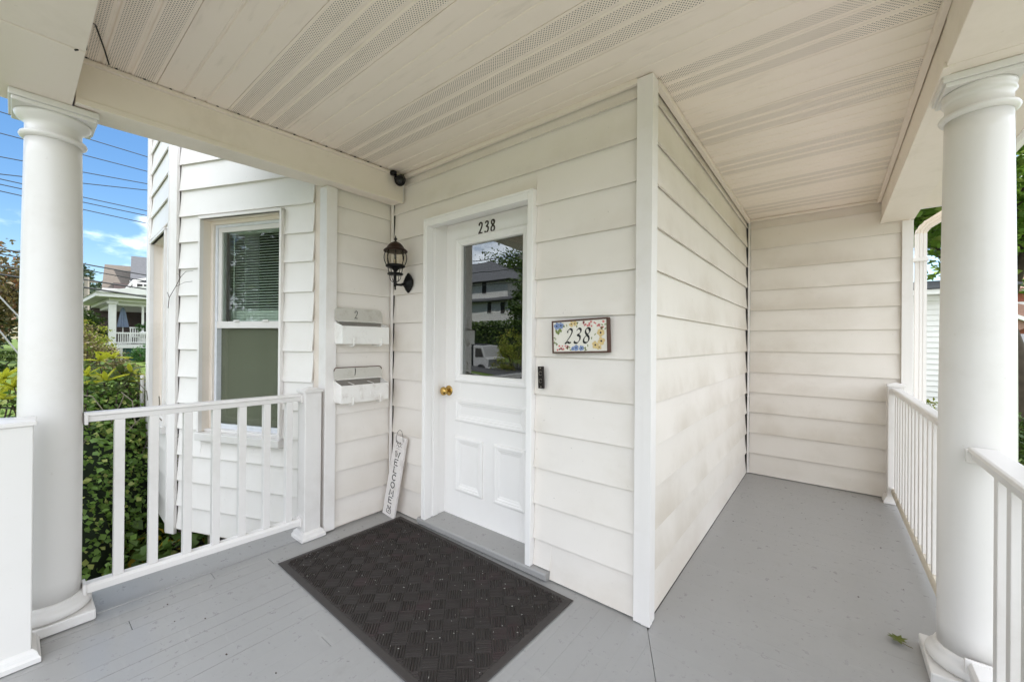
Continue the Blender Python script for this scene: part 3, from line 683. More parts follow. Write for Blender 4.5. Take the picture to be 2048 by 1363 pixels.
newel('wide white pedestal post at the stairs on the far left', -1.855, -1.86, .125, .955, name='stair_pedestal', hx=.065, mat='white')
newel('square white newel post at the front right corner of the porch', 1.066, -1.56, .052, .962)

# ------------------------------------------------------------------ front door
DX0, DX1, DY, DZ0, DZ1 = -1.52, -.67, .15, .05, 2.092
dr = thing('front_door', 'white panelled front door with glass upper half, numbered 238', 'door', (-1.095, .15, .05))
b = MB(); b.box(-1.553, -1.52, -.03, .03, .046, 2.106); b.box(-.668, -.632, -.026, .03, .046, 2.106); b.box(-1.52, -.668, -.028, .03, 2.05, 2.106)
b.box(-1.548, -.637, -.036, -.03, 2.088, 2.102); b.box(-1.548, -1.542, -.036, -.03, .05, 2.088); obj('casing', b, M['door'], dr, .003)
b = MB(); b.box(-1.545, -1.5195, .031, .19, .05, 2.11); b.box(-.6705, -.645, .031, .19, .05, 2.11); b.box(-1.5195, -.6705, .031, .19, 2.094, 2.12)
b.box(-1.5195, -1.512, .04, .085, .05, 2.05); obj('jamb', b, M['door'], dr, .002)
sl = MB()
def rect(x0, x1, z0, z1, y0=.15, y1=.19): sl.box(x0, x1, y0, y1, z0, z1)
GX0, GX1, GZ0, GZ1 = -1.362, -.828, 1.035, 1.932
rect(DX0, GX0-.0, DZ0, DZ1); rect(GX1, DX1, DZ0, DZ1); rect(GX0, GX1, GZ1, DZ1); rect(GX0, GX1, DZ0, GZ0)
slab = obj('door_slab', sl, M['door'], dr, .0015)
def ringmould(x0, x1, z0, z1, prof, y=.15):
    b = MB()
    rings = [[(x0+i, y-p, z0+i), (x1-i, y-p, z0+i), (x1-i, y-p, z1-i), (x0+i, y-p, z1-i)] for i, p in prof]
    for r0, r1 in zip(rings[:-1], rings[1:]): b.add(r0+r1, [(k, (k+1) % 4, (k+1) % 4+4, k+4) for k in range(4)])
    return b
PR = [(0, .0), (0, .011), (.008, .016), (.018, .016), (.024, .012), (.030, .012), (.038, .005), (.044, .004), (.052, .0005)]
o = obj('glazing_bead', ringmould(GX0-.052, GX1+.052, GZ0-.048, GZ1+.048, [(0, 0), (0, .012), (.010, .018), (.020, .018), (.028, .012), (.040, .010), (.052, .003), (.0535, -.02)]), M['door'], dr)
for x0, x1, z0, z1 in ((-1.405, -.785, .715, .872), (-1.402, -1.145, .235, .610), (-1.045, -.788, .235, .610)):
    p = obj('door_panel', ringmould(x0, x1, z0, z1, PR), M['door'], dr)
    b = MB(); b.box(x0+.06, x1-.06, .1505, .1497, z0+.06, z1-.06)
b = MB(); b.box(GX0+.001, GX1-.001, .166, .170, GZ0+.001, GZ1-.001); obj('pane', b, M['door_glass'], dr)
# knob and rose
kn = MB(); kn.smooth = True; MK = Matrix.Rotation(R(90), 4, 'X')
kn.lathe([(.0, 0), (.012, .0), (.012, .022), (.016, .028), (.026, .036), (.030, .046), (.028, .056), (.018, .064), (.0, .066)], (-1.478, .146, .918), 24, M=MK, cap=False)
knob = obj('knob', kn, M['brass'], dr)
kn = MB(); kn.smooth = True; kn.lathe([(.0, 0), (.036, .0), (.036, .004), (.028, .008), (.0, .0085)], (-1.478, .1498, .918), 24, M=MK, cap=False); obj('rose', kn, M['brass'], knob)
# sill
b = MB(); b.prism([(-.034, .012), (-.034, .040), (-.028, .046), (.19, .052), (.19, .0), (-.01, .0)], -1.596, -.525, lambda p, a: (a, p[0], p[1])); obj('sill', b, M['floor'], dr, .003)
# hall behind the glass
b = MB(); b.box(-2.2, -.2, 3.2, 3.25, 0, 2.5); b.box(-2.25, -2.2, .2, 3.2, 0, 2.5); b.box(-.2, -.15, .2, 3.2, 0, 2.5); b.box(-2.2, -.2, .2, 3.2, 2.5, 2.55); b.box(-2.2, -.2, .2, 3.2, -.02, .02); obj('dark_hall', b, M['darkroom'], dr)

# ---- brush strokes for handwriting
def catmull(P, n=8):
    P = [np.array(p, float) for p in P]; Q = [2*P[0]-P[1]]+P+[2*P[-1]-P[-2]]; out = []
    for i in range(1, len(Q)-2):
        for k in range(n):
            t = k/n; out.append(.5*((2*Q[i])+(-Q[i-1]+Q[i+1])*t+(2*Q[i-1]-5*Q[i]+4*Q[i+1]-Q[i+2])*t*t+(-Q[i-1]+3*Q[i]-3*Q[i+1]+Q[i+2])*t**3))
    out.append(Q[-2]); return out
def stroke(b, pts, w, place, nib=R(35), flat=.35, th=.0015, smooth=True):
    """calligraphic ribbon: pts in unit space, place(x,y,h)->Vector, h height above surface"""
    C = catmull(pts) if smooth else [np.array(p, float) for p in pts]
    n = len(C); L_ = []; R_ = []
    for i in range(n):
        t = C[min(i+1, n-1)]-C[max(i-1, 0)]; t = t/(np.linalg.norm(t)+1e-9); nn = np.array([-t[1], t[0]])
        ww = w*(flat+(1-flat)*abs(math.sin(math.atan2(t[1], t[0])-nib)))
        L_.append(C[i]+nn*ww/2); R_.append(C[i]-nn*ww/2)
    vs = [place(p[0], p[1], h) for h in (0, th) for p in L_+R_[::-1]]; N = 2*n
    fs = [(i, i+1, 2*n-2-i, 2*n-1-i) for i in range(n-1)]
    fs2 = [tuple(N+k for k in q) for q in fs]
    side = [(i, (i+1) % N, N+(i+1) % N, N+i) for i in range(N)]
    b.add(vs, fs+fs2+side)
DIG = {'2': [[(.12, .74), (.16, .9), (.38, 1.0), (.60, .88), (.58, .66), (.38, .36), (.08, .04), (.14, .02), (.30, .08), (.48, .02), (.66, .06)]],
       '3': [[(.14, .86), (.34, 1.0), (.58, .92), (.58, .72), (.32, .56), (.30, .54), (.58, .46), (.62, .22), (.42, .02), (.16, .02), (.04, .12)]],
       '8': [[(.58, .82), (.44, .99), (.20, .94), (.16, .74), (.36, .54), (.60, .36), (.60, .12), (.38, .0), (.12, .08), (.12, .32), (.36, .52), (.58, .70), (.62, .86), (.52, .97)]],
       '1': [[(.30, .98), (.34, .6), (.28, .25), (.22, .02)]]}
def digits(txt, x0, z0, hgt, adv, place0, w, shear=0., nib=R(35), flat=.35, th=.0015):
    out = []
    for i, ch in enumerate(txt):
        b = MB()
        for s in DIG[ch]:
            stroke(b, s, w, lambda px, pz, h, i=i: place0(x0+i*adv+(px+pz*shear)*hgt*.72, z0+pz*hgt, h), nib, flat, th)
        out.append(b)
    return out
for b in digits('238', -1.202, 1.985, .072, .054, lambda x, z, h: Vector((x, .1499-h, z)), .19, .0, R(10), .55, .004):
    obj('numeral', b, M['numeral'], dr)

# ------------------------------------------------------------------ doorbell
db = thing('doorbell_plate', 'tarnished black doorbell plate right of the door casing', 'doorbell', (-.572, -.02, 1.08))
Mr = Matrix.Translation((-.572, -.02, 1.078)) @ Matrix.Rotation(R(-2.5), 4, 'Y')
b = MB(); b.box(-.0185, .0185, -.004, .006, -.059, .059, Mr); obj('plate', b, plain('tarnished_plate', (.02, .014, .012), .45, .3, .6, 90), db, .002)
b = MB()
for z, r in ((.022, .010), (-.018, .010)):
    b.tube([Mr @ Vector((math.cos(a)*r, -.006, z+math.sin(a)*r)) for a in np.linspace(.5, 5.6, 12)], .0016, 6)
obj('bell_wire', b, plain('tarnished_wire', (.22, .19, .16), .4, .5, .4), db)
for z in (.05, -.05):
    b = MB(); b.lathe([(0, .003), (.004, .002), (.0045, 0)], Mr @ Vector((0, -.004, z)), 10, M=MK, cap=False); obj('screw', b, bpy.data.materials['tarnished_wire'], db)

# ------------------------------------------------------------------ house number plaque
pq = thing('number_plaque', 'flowered white tile plaque painted 238 in a brown frame', 'plaque', (-.338, -.03, 1.298))
MP = Matrix.Translation((-.340, -.002, 1.2985)) @ Matrix.Rotation(R(-2.2), 4, 'Y')
def pl(x, z, h=0): return MP @ Vector((x, -.026-h, z))
b = MB(); w, hh = .158, .084
b.box(-w, w, -.030, .0, -hh, -hh+.008, MP); b.box(-w, w, -.030, .0, hh-.008, hh, MP); b.box(-w, -w+.008, -.030, 0, -hh+.008, hh-.008, MP); b.box(w-.008, w, -.030, 0, -hh+.008, hh-.008, MP); b.box(-w+.008, w-.008, -.012, 0, -hh+.008, hh-.008, MP)
obj('frame', b, M['brown'], pq, .0015)
b = MB(); b.box(-w+.008, w-.008, -.0255, -.0125, -hh+.008, hh-.008, MP); obj('tile', b, plain('glazed_tile', (.78, .74, .66), .18, 0, .04, 8), pq)
for b in digits('238', -.082, -.034, .072, .050, lambda x, z, h: pl(x, z, h), .16, .28, R(40), .28, .0012): obj('numeral', b, M['ink'], pq)
def daub(b, x, z, r, h=.0003, n=8, e=1.0, rot=0):
    vs = [pl(x+r*math.cos(2*math.pi*k/n)*math.cos(rot)*1-e*r*math.sin(2*math.pi*k/n)*math.sin(rot), z+r*math.cos(2*math.pi*k/n)*math.sin(rot)+e*r*math.sin(2*math.pi*k/n)*math.cos(rot), h) for k in range(n)]
    b.add(vs, [tuple(range(n))])
def flower(bp, bc, x, z, r, n=5):
    for k in range(n):
        a = 2*math.pi*k/n+rng.random(); daub(bp, x+math.cos(a)*r*.62, z+math.sin(a)*r*.62, r*.52, .0003+.00008*k, 8)
    daub(bc, x, z, r*.28, .0009, 7)
fb, fy, fp_, fc, fg = MB(), MB(), MB(), MB(), MB()
for x, z, r in ((-.128, .056, .017), (-.103, .058, .015), (-.018, -.058, .014), (.012, -.060, .013), (-.036, -.062, .010)): flower(fb, fc, x, z, r)
for x, z, r in ((.118, .012, .018), (.12, -.028, .018), (.088, -.046, .017), (.108, -.058, .012), (-.042, .062, .013), (-.022, .064, .012)): flower(fy, fc, x, z, r)
for i in range(16): daub(fp_, .02+rng.random()*.115, .046+rng.random()*.024, .0042+rng.random()*.002)
for i in range(9): daub(fp_, .118+rng.random()*.018, .03+rng.random()*.03, .004)
for i in range(16): daub(fp_, -.138+rng.random()*.085, -.068+rng.random()*.022, .004+rng.random()*.002)
for i in range(30):
    q = rng.choice([(-.12, .03), (-.135, -.03), (-.08, .05), (.0, .06), (.13, .04), (.08, -.02), (.1, -.005), (.04, -.06), (-.06, -.06), (-.14, .0)])
    daub(fg, q[0]+rng.uniform(-.014, .014), q[1]+rng.uniform(-.012, .012), .007, .0005, 6, .4, rng.random()*3)
for q in ((-.13, .028), (-.118, .022), (-.107, .034)): daub(fg, *q, .012, .0006, 8, .55, rng.random()*3)
for nm, b, c in (('blue_flowers', fb, (.22, .29, .48)), ('yellow_flowers', fy, (.66, .50, .24)), ('pink_buds', fp_, (.62, .20, .19)), ('flower_centres', fc, (.02, .018, .03)), ('painted_leaves', fg, (.20, .25, .08))):
    o = obj(nm, b, plain(nm+'_paint', c, .3, 0, .25, 120), pq, recalc=False); o['kind'] = 'stuff'

# ------------------------------------------------------------------ mailboxes
M['inner'] = plain('mailbox_inside', (.30, .275, .24), .7)
M['rust_edge'] = plain('rust', (.11, .05, .03), .8, 0, .6, 90)
def mailbox(label, y0, y1, zb, zt, zl, lid_drop, num, rust):
    t = thing('wall_mailbox', label, 'mailbox', (-1.93, (y0+y1)/2, zb), 'white wall mailboxes')
    xb, xf = XL+.006, XL+.112; th = .004; m = M['mail_rust'] if rust else M['mail']
    b = MB()
    b.prism([(xb, zb+.01), (xf, zb), (xf, zt-.03), (xb, zt)], y0, y0+th, lambda p, a: (p[0], a, p[1])); b.prism([(xb, zb+.01), (xf, zb), (xf, zt-.03), (xb, zt)], y1-th, y1, lambda p, a: (p[0], a, p[1]))
    b.box(xf-th, xf, y0+th, y1-th, zb, zt-.03); b.box(xb, xb+th, y0+th, y1-th, zb+.01, zt); b.box(xb+th, xf-th, y0+th, y1-th, zb, zb+.012)
    obj('box', b, m, t, .002)
    # flipped up lid with rounded top corners
    pts = [(y0-.004, zt+.004), (y1+.012, zt+.004+lid_drop)]
    ztop = zl; c = .022
    poly = [(y0-.004, zt+.006), (y1+.0, zt+.006)]
    for a in np.linspace(0, 90, 5): poly.append((y1-c+c*math.cos(R(a)), ztop-c+c*math.sin(R(a))))
    for a in np.linspace(90, 180, 5): poly.append((y0-.004+c+c*math.cos(R(a)), ztop-c+c*math.sin(R(a))))
    b = MB(); b.prism(poly, 0, .005, lambda p, a: (XL+.028-(p[1]-zt)*.20+a, p[0], p[1]))
    lid = obj('lid', b, M['mail_lid'], t, .0015)
    bb = MB(); bb.box(xb+th, xb+th+.002, y0+th, y1-th, zb+.02, zt-.004); obj('inner_back', bb, M['inner'], t)
    if rust:
        bb = MB(); bb.tube([Vector((XL+.034-(q[1]-zt)*.20, q[0], q[1])) for q in poly[2:]], .0028, 6); obj('rusty_lid_edge', bb, M['rust_edge'], lid)
    b = MB(); b.tube([(XL+.034, y0+.01, zt+.004), (XL+.034, y1-.01, zt+.004)], .004, 8); obj('hinge', b, M['mail_rust'], t)
    for yy in (y0+.075, y1-.075):
        b = MB(); b.tube([(xb+.01, yy, zb-.008), (xf-.005, yy, zb-.012), (xf+.014, yy, zb-.006), (xf+.018, yy, zb+.012), (xf+.014, yy, zb+.04)], [.005, .006, .0065, .006, .005], 8); obj('paper_hook', b, m, t)
    for b in digits(num, (y0+y1)/2-.045, zt+.025, .052, .05, lambda yv, zv, h: Vector((XL+.0335-(zv-zt)*.20+h, yv, zv)), .12, .12, R(30), .4, .001): obj('numeral', b, M['ink'], lid)
    if rust:
        b = MB(); ym, zm = (y0+y1)/2, (zb+zt)/2-.02
        b.box(xf, xf+.003, ym-.04, ym+.04, zm+.018, zm+.023); b.box(xf, xf+.003, ym-.04, ym+.04, zm-.023, zm-.018); b.box(xf, xf+.003, ym-.04, ym-.035, zm-.018, zm+.018); b.box(xf, xf+.003, ym+.035, ym+.04, zm-.018, zm+.018); obj('name_holder', b, m, t)
        for yc in (y0+.1, y1-.11):
            b = MB(); b.tube([(xb+.01, yc, zt-.02), (xf-.02, yc, zt-.03)], .0035, 6); obj('inner_clip', b, M['mail_rust'], t)
    return t
M['mail_lid'] = paint('mailbox_lid_enamel', (.58, .555, .50), dirt=(.22, .16, .10), amount=.35, rough=.4, scale=5)
M['mail'] = paint('mailbox_enamel', (.86, .84, .80), dirt=(.30, .22, .15), amount=.25, rough=.35, scale=4)
M['mail_rust'] = paint('mailbox_chipped_enamel', (.84, .81, .77), dirt=(.25, .15, .08), amount=.30, rough=.45, scale=7)
mailbox('upper white mailbox with lid flipped up, marked 2', -.452, -.098, 1.243, 1.393, 1.487, 0, '2', False)
mailbox('lower white mailbox with chipped rusty lid, marked 1', -.454, -.098, .852, 1.0, 1.083, 0, '1', True)

# ------------------------------------------------------------------ lantern
LX, LY = -1.745, -.12
ln = thing('wall_lantern', 'black carriage wall lantern with bronze lid left of the door', 'lamp', (LX, -.01, 1.685))
b = MB(); pz = [(0, .072), (.026, .05), (.047, .02), (.05, 0), (.047, -.02), (.026, -.05), (0, -.072), (-.026, -.05), (-.047, -.02), (-.05, 0), (-.047, .02), (-.026, .05)]
n = len(pz); r0 = [(LX+x, -.004, 1.685+z) for x, z in pz]; r1 = [(LX+x, -.016, 1.685+z) for x, z in pz]; r2 = [(LX+x*.72, -.026, 1.685+z*.72) for x, z in pz]; r3_ = [(LX+x*.35, -.045, 1.685+z*.35-.01) for x, z in pz]
b.add(r0+r1+r2+r3_, [(j*n+k, j*n+(k+1) % n, (j+1)*n+(k+1) % n, (j+1)*n+k) for j in range(3) for k in range(n)]+[tuple(range(n))[::-1], tuple(range(3*n, 4*n))]); obj('wall_plate', b, M['black'], ln)
b = MB(); b.smooth = True; b.tube([(LX, -.04, 1.675), (LX, -.07, 1.664), (LX, -.10, 1.662), (LX, LY, 1.664)], [.014, .009, .008, .009], 10); obj('arm', b, M['black'], ln)
c = (LX, LY, 0)
b = MB(); b.smooth = True; b.lathe([(0, 1.622), (.004, 1.625), (.006, 1.634), (.004, 1.64), (.007, 1.646), (.011, 1.656), (.009, 1.668), (.012, 1.678), (.009, 1.69), (.008, 1.72), (.014, 1.735), (.008, 1.75), (.02, 1.765), (.03, 1.775), (0, 1.776)], c, 16, cap=False); obj('stem', b, M['black'], ln)
b = MB(); b.smooth = True; b.lathe([(.03, 1.775), (.055, 1.778), (.066, 1.785), (.066, 1.795), (.058, 1.80), (.03, 1.798)], c, 24); b.lathe([(.038, 1.727), (.052, 1.729), (.055, 1.735), (.050, 1.741), (.036, 1.739)], c, 24); obj('gallery', b, M['black'], ln)
b = MB()
for k in range(4):
    a = k*math.pi/2+.4; ca, sa = math.cos(a), math.sin(a)
    b.tube([(LX+ca*.05, LY+sa*.05, 1.74), (LX+ca*.058, LY+sa*.058, 1.78)], .003, 6)
    b.tube([(LX+ca*.046, LY+sa*.046, 1.73), (LX+ca*.042, LY+sa*.042, 1.70), (LX+ca*.026, LY+sa*.026, 1.683), (LX+ca*.008, LY+sa*.008, 1.678)], .0025, 6)
obj('scroll', b, M['black'], ln)
def cage_r(z):
    t = (z-1.795)/(1.895-1.795); return .058+.016*math.sin(math.pi*min(1, t*.9+.05))+.004*t
zz = [1.795+.1*i/8 for i in range(9)]
first = None
for k in range(8):
    a = k*math.pi/4+.2; b = MB(); b.tube([(LX+math.cos(a)*cage_r(z), LY+math.sin(a)*cage_r(z), z) for z in zz], .0034, 6); obj('cage_rib', b, M['black'], ln)
b = MB(); b.smooth = True; b.lathe([(cage_r(z)-.006, z) for z in zz], c, 32, cap=False); obj('globe', b, M['lamp_glass'], ln)
b = MB(); b.smooth = True; b.lathe([(.05, 1.893), (.068, 1.892), (.080, 1.889), (.082, 1.896), (.074, 1.906), (.060, 1.916), (.055, 1.926), (.046, 1.938), (.034, 1.95), (.02, 1.957), (.012, 1.960), (.006, 1.962)], c, 32); obj('lid', b, M['bronze'], ln)
b = MB(); b.smooth = True; b.lathe([(.012, 1.960), (.006, 1.966), (.010, 1.974), (.011, 1.98), (.008, 1.986), (.004, 1.99), (.003, 1.998), (0, 2.006)], c, 14); obj('finial', b, M['black'], ln)
b = MB(); b.smooth = True; b.lathe([(.010, 1.797), (.010, 1.835), (.0, 1.836)], c, 12); obj('candle_sleeve', b, plain('candle', (.55, .45, .28), .5), ln)
b = MB(); b.smooth = True; b.lathe([(.006, 1.836), (.012, 1.85), (.010, 1.865), (.0, 1.885)], c, 12); obj('bulb', b, M['lamp_glass'], ln)

# ------------------------------------------------------------------ security camera
sc = thing('security_camera', 'small black security camera in the corner under the ceiling', 'camera', (-1.82, -.06, 2.42))
b = MB(); b.smooth = True; MX = Matrix.Rotation(R(90), 4, 'Y')
b.lathe([(0, 0), (.028, 0), (.028, .008), (.018, .016), (.010, .030), (0, .030)], (-1.826, -.055, 2.44), 20, M=MX, cap=False); obj('mount', b, M['black'], sc)
MC = Matrix.Translation((-1.785, -.055, 2.425)) @ Vector((.55, -.55, -.5)).to_track_quat('Z', 'Y').to_matrix().to_4x4()
b = MB(); b.smooth = True; b.lathe([(0, -.03), (.026, -.03), (.034, -.018), (.036, .02), (.036, .045), (.030, .052), (0, .052)], (0, 0, 0), 24, M=MC, cap=False); obj('housing', b, M['black'], sc)
b = MB(); b.smooth = True; b.lathe([(0, .056), (.016, .055), (.018, .052)], (0, 0, 0), 20, M=MC, cap=False); obj('lens', b, plain('lens', (.01, .01, .012), .08), sc)
b = MB(); b.smooth = True; b.lathe([(0, 0), (.022, .0), (.026, .012), (.022, .024), (0, .026)], (-1.80, -.105, 2.448), 20, cap=False); obj('sensor', b, M['black'], sc)
b = MB(); b.tube([(-1.80, -.02, 2.40), (-1.805, -.012, 2.37), (-1.808, -.012, 2.30), (-1.82, -.01, 2.285)], .003, 6); obj('cable', b, M['trim'], sc)

# ------------------------------------------------------------------ welcome sign
ws = thing('welcome_sign', 'tall white wooden sign reading WELCOME leaning in the corner', 'sign', (-1.857, -.09, 0))
base = Vector((-1.857, -.088, 0.002)); tp = Vector((-1.803, -.022, .572)); up = (tp-base).normalized(); rt = (Vector((1, 0, 0))-up*up.x).normalized(); nm = up.cross(rt) if up.cross(rt).y < 0 else rt.cross(up)
WL = (tp-base).length
def ws_p(x, z, h): return base+rt*x+up*z+nm*h
b = MB()
vs = [ws_p(x, z, h) for z in (0, WL) for h in (-.017, 0) for x in (-.069, .069)]
b.add(vs, [(0, 2, 3, 1), (4, 5, 7, 6), (0, 1, 5, 4), (2, 6, 7, 3), (0, 4, 6, 2), (1, 3, 7, 5)]); obj('board', b, M['board'], ws, .002)
b = MB(); b.tube([ws_p(x, z, .004) for x, z in ((-.035, WL-.05), (-.042, WL-.01), (-.036, WL+.025), (-.015, WL+.045), (.01, WL+.04), (.03, WL+.01), (.045, WL-.03))], .0016, 6); obj('wire_loop', b, M['seam'], ws)
# stacked letters as cut strokes
LET = {'W': [[(0, 1), (.25, 0), (.5, .8), (.75, 0), (1, 1)]], 'E': [[(.9, 1), (.1, 1), (.1, 0), (.9, 0)], [(.1, .5), (.7, .5)]], 'L': [[(.2, 1), (.2, 0), (.9, 0)]],
       'C': [[(.9, .8), (.65, 1), (.3, .9), (.12, .5), (.3, .1), (.65, 0), (.9, .2)]], 'O': [[(.5, 1), (.15, .8), (.1, .3), (.5, 0), (.88, .3), (.85, .8), (.5, 1)]], 'M': [[(.05, 0), (.12, 1), (.5, .25), (.88, 1), (.95, 0)]]}
SER = {'W': [(0, 1), (1, 1)], 'E': [], 'L': [(.2, 1), (.2, 0)], 'C': [], 'O': [], 'M': [(.05, 0), (.95, 0)]}
zc = WL-.135
for ch in 'WELCOME':
    b = MB(); s = .040; wd = .050
    for st in LET[ch]: stroke(b, st, .17, lambda px, pz, h, zc=zc: ws_p((px-.5)*wd, zc-s/2+pz*s, h), R(80), .75, .0012, ch in 'CO')
    for q in SER[ch]: stroke(b, [(q[0]-.14, q[1]), (q[0]+.14, q[1])], .12, lambda px, pz, h, zc=zc: ws_p((px-.5)*wd, zc-s/2+pz*s, h), R(90), 1, .0012, False)
    # strokes are laid in unit space, so the width is scaled by the letter size
    obj('letter', b, M['ink'], ws); zc -= .0545
b = MB()
for q in ([(-.04, .5), (-.03, .9), (-.02, .3), (-.01, .8), (.0, .4), (.012, .85), (.02, .35), (.035, .75)], [(-.03, -.2), (-.015, .2), (0, -.25), (.015, .15), (.03, -.15)]):
    stroke(b, [(x*20, z) for x, z in q], .10, lambda px, pz, h: ws_p(px/20, WL-.070+pz*.034, h), R(40), .4, .001)
stroke(b, [(-.6, -1.1), (-.2, -1.0), (.2, -1.1), (.6, -1.0)], .05, lambda px, pz, h: ws_p(px/20, WL-.055+pz*.034, h), R(40), .6, .001)
obj('script_flourish', b, M['numeral'], ws)
b = MB()
for q in ([(-.5, 0), (-.55, .5), (-.3, .75), (.1, .8), (.5, .6), (.5, 0), (-.5, 0)], [(-.25, .8), (-.45, 1.3), (-.1, .95)], [(.1, .85), (.35, 1.35), (.3, .8)], [(-.2, .2), (0, .5), (.25, .2)]):
    stroke(b, q, .12, lambda px, pz, h: ws_p(px*.045, .024+pz*.038, h), R(40), .4, .001)
obj('outline_drawing', b, M['numeral'], ws)

# ------------------------------------------------------------------ doormat
dm = thing('doormat', 'large black ribbed rubber doormat in front of the door', 'doormat', (-1.05, -.45, 0))
MX0, MX1, MY0, MY1 = -1.785, -.345, -.862, -.050; zf = .0045
def rubber():
    t = NT('mat_rubber'); c = t.coord(); n = t.noise(c, 40, 5, .7); t.set(t.mix(n, (.030, .026, .024), (.062, .053, .048)), .55, .4); t.bump(n, .3, .002); return t.mat
def ribmat():
    t = NT('mat_pile'); c = t.coord(); n = t.noise(c, 260, 3, .7); n1 = t.noise(c, 6, 4)
    r = t.n('ShaderNodeNewGeometry').outputs['Random Per Island']
    k = t.mix(n, (.017, .0145, .0135), (.066, .056, .050)); k = t.mix(t.math('MULTIPLY', t.ramp(n1, .5, .7), .6), k, (.060, .038, .038)); k = t.mix(t.math('MULTIPLY', r, .35), k, (.075, .068, .062))
    t.set(k, .95, .15); t.bump(n, .8, .003); return t.mat
M['rubber'] = rubber(); M['pile'] = ribmat()
b = MB()
rings = [[(MX0+i, MY0+i, z), (MX1-i, MY0+i, z), (MX1-i, MY1-i, z), (MX0+i, MY1-i, z)] for i, z in ((0, zf), (.004, zf+.003), (.030, zf+.006), (.032, zf+.0045))]
for r0, r1 in zip(rings[:-1], rings[1:]): b.add(r0+r1, [(k, (k+1) % 4, (k+1) % 4+4, k+4) for k in range(4)])
b.add(rings[-1], [(0, 1, 2, 3)]); obj('rubber_border', b, M['rubber'], dm)
b = MB(); S = .070; a45 = R(45); ca, sa = math.cos(a45), math.sin(a45); cxm, cym = (MX0+MX1)/2, (MY0+MY1)/2
inx0, inx1, iny0, iny1 = MX0+.034, MX1-.034, MY0+.034, MY1-.034
def clip_seg(p, q):
    d = q-p; t0, t1 = 0., 1.
    for k, lo, hi in ((0, inx0, inx1), (1, iny0, iny1)):
        if abs(d[k]) < 1e-9:
            if not lo < p[k] < hi: return None
        else:
            u, v = (lo-p[k])/d[k], (hi-p[k])/d[k]; u, v = min(u, v), max(u, v); t0, t1 = max(t0, u), min(t1, v)
    return (p+d*t0, p+d*t1) if t1-t0 > .15 else None
for i in range(-16, 17):
    for j in range(-16, 17):
        for k in range(6):
            o_ = (k+.5)/6*S-S/2
            q = [(-S*.495, o_), (S*.495, o_)] if (i+j) % 2 == 0 else [(o_, -S*.495), (o_, S*.495)]
            pts = []
            jit = rng.uniform(-.0012, .0012)
            for (u, v) in q:
                uu, vv = i*S+u+jit, j*S+v+rng.uniform(-.0022, .0022); pts.append(np.array([cxm+uu*ca-vv*sa, cym+uu*sa+vv*ca]))
            r = clip_seg(*pts)
            if r is None: continue
            p, q2 = r; d = (q2-p)/np.linalg.norm(q2-p); nn = np.array([-d[1], d[0]])*.0046; ht = zf+.0095+rng.uniform(-.001, .001); z0 = zf+.004
            vs = [(*(p-nn), z0), (*(q2-nn), z0), (*(q2+nn), z0), (*(p+nn), z0), (*(p-nn*.35+d*.003), ht), (*(q2-nn*.35-d*.003), ht), (*(q2+nn*.35-d*.003), ht), (*(p+nn*.35+d*.003), ht)]
            b.add(vs, [(0, 1, 5, 4), (1, 2, 6, 5), (2, 3, 7, 6), (3, 0, 4, 7), (4, 5, 6, 7)])
o = obj('rib_pattern', b, M['pile'], dm, recalc=False); o['kind'] = 'stuff'
b = MB()
for i in range(190):
    x = rng.uniform(inx0, inx1); y = rng.uniform(iny0, iny1); a = rng.random()*6.28; l = rng.uniform(.001, .006); w = rng.uniform(.0005, .0012); z = zf+.0125
    d = Vector((math.cos(a), math.sin(a), 0)); nn = Vector((-d.y, d.x, 0)); p = Vector((x, y, z))
    b.add([p-d*l-nn*w, p+d*l*.2-nn*w*1.3+FZ*.001, p+d*l, p+nn*w], [(0, 1, 2, 3)])
o = obj('lint_specks', b, plain('lint', (.62, .60, .55), .9), dm, recalc=False); o['kind'] = 'stuff'

dm.location = (0, 0, 0)
for ch in dm.children: ch.matrix_parent_inverse = Matrix.Identity(4)
dm.matrix_basis = Matrix.Translation((-1.065, -.456, 0)) @ Matrix.Rotation(R(-1.2), 4, 'Z')
for ch in dm.children: ch.matrix_parent_inverse = Matrix.Translation((1.065, .456, 0))
# ------------------------------------------------------------------ fallen leaf and crumbs
lf = MB(); n = 15; lobes = [(.0, .045), (.012, .02), (.035, .03), (.026, .008), (.052, .0), (.026, -.012), (.03, -.03), (.01, -.022), (0, -.045), (-.012, -.024), (-.03, -.03), (-.025, -.008), (-.045, .005), (-.024, .014), (-.028, .034), (-.01, .022)]
ctr = Vector((.868, .583, .008)); ro = R(20)
vs = [ctr]+[ctr+Vector((x*math.cos(ro)-y*math.sin(ro), x*math.sin(ro)+y*math.cos(ro), .004+abs(x)*.22)) for x, y in [(q[0]*.75, q[1]*.8) for q in lobes]]
lf.add(vs, [(0, i+1, (i+1) % len(lobes)+1) for i in range(len(lobes))]); lf.tube([ctr, ctr+Vector((.03, -.02, 0)), ctr+Vector((.045, -.028, .002))], .0012, 5)
tag(obj('fallen_leaf', lf, leaf_mat('fallen_leaf', (.075, .12, .018), (.14, .15, .02), (.16, .13, .02), .1, .4)), 'single green maple leaf lying on the grey floor by the right column', 'leaf')
b = MB()
for i in range(24):
    x, y = (rng.uniform(.1, .95), rng.uniform(-.3, 2.5)) if i % 2 else (rng.uniform(-1.9, .2), rng.uniform(-1.4, -.9))
    s = rng.uniform(.0015, .004); b.box(x-s, x+s, y-s*.6, y+s*.6, .0005, .001+s*.5)
o = obj('floor_crumbs', b, M['bark']); tag(o, 'tiny dark crumbs scattered over the grey porch floor', 'crumbs', kind='stuff')

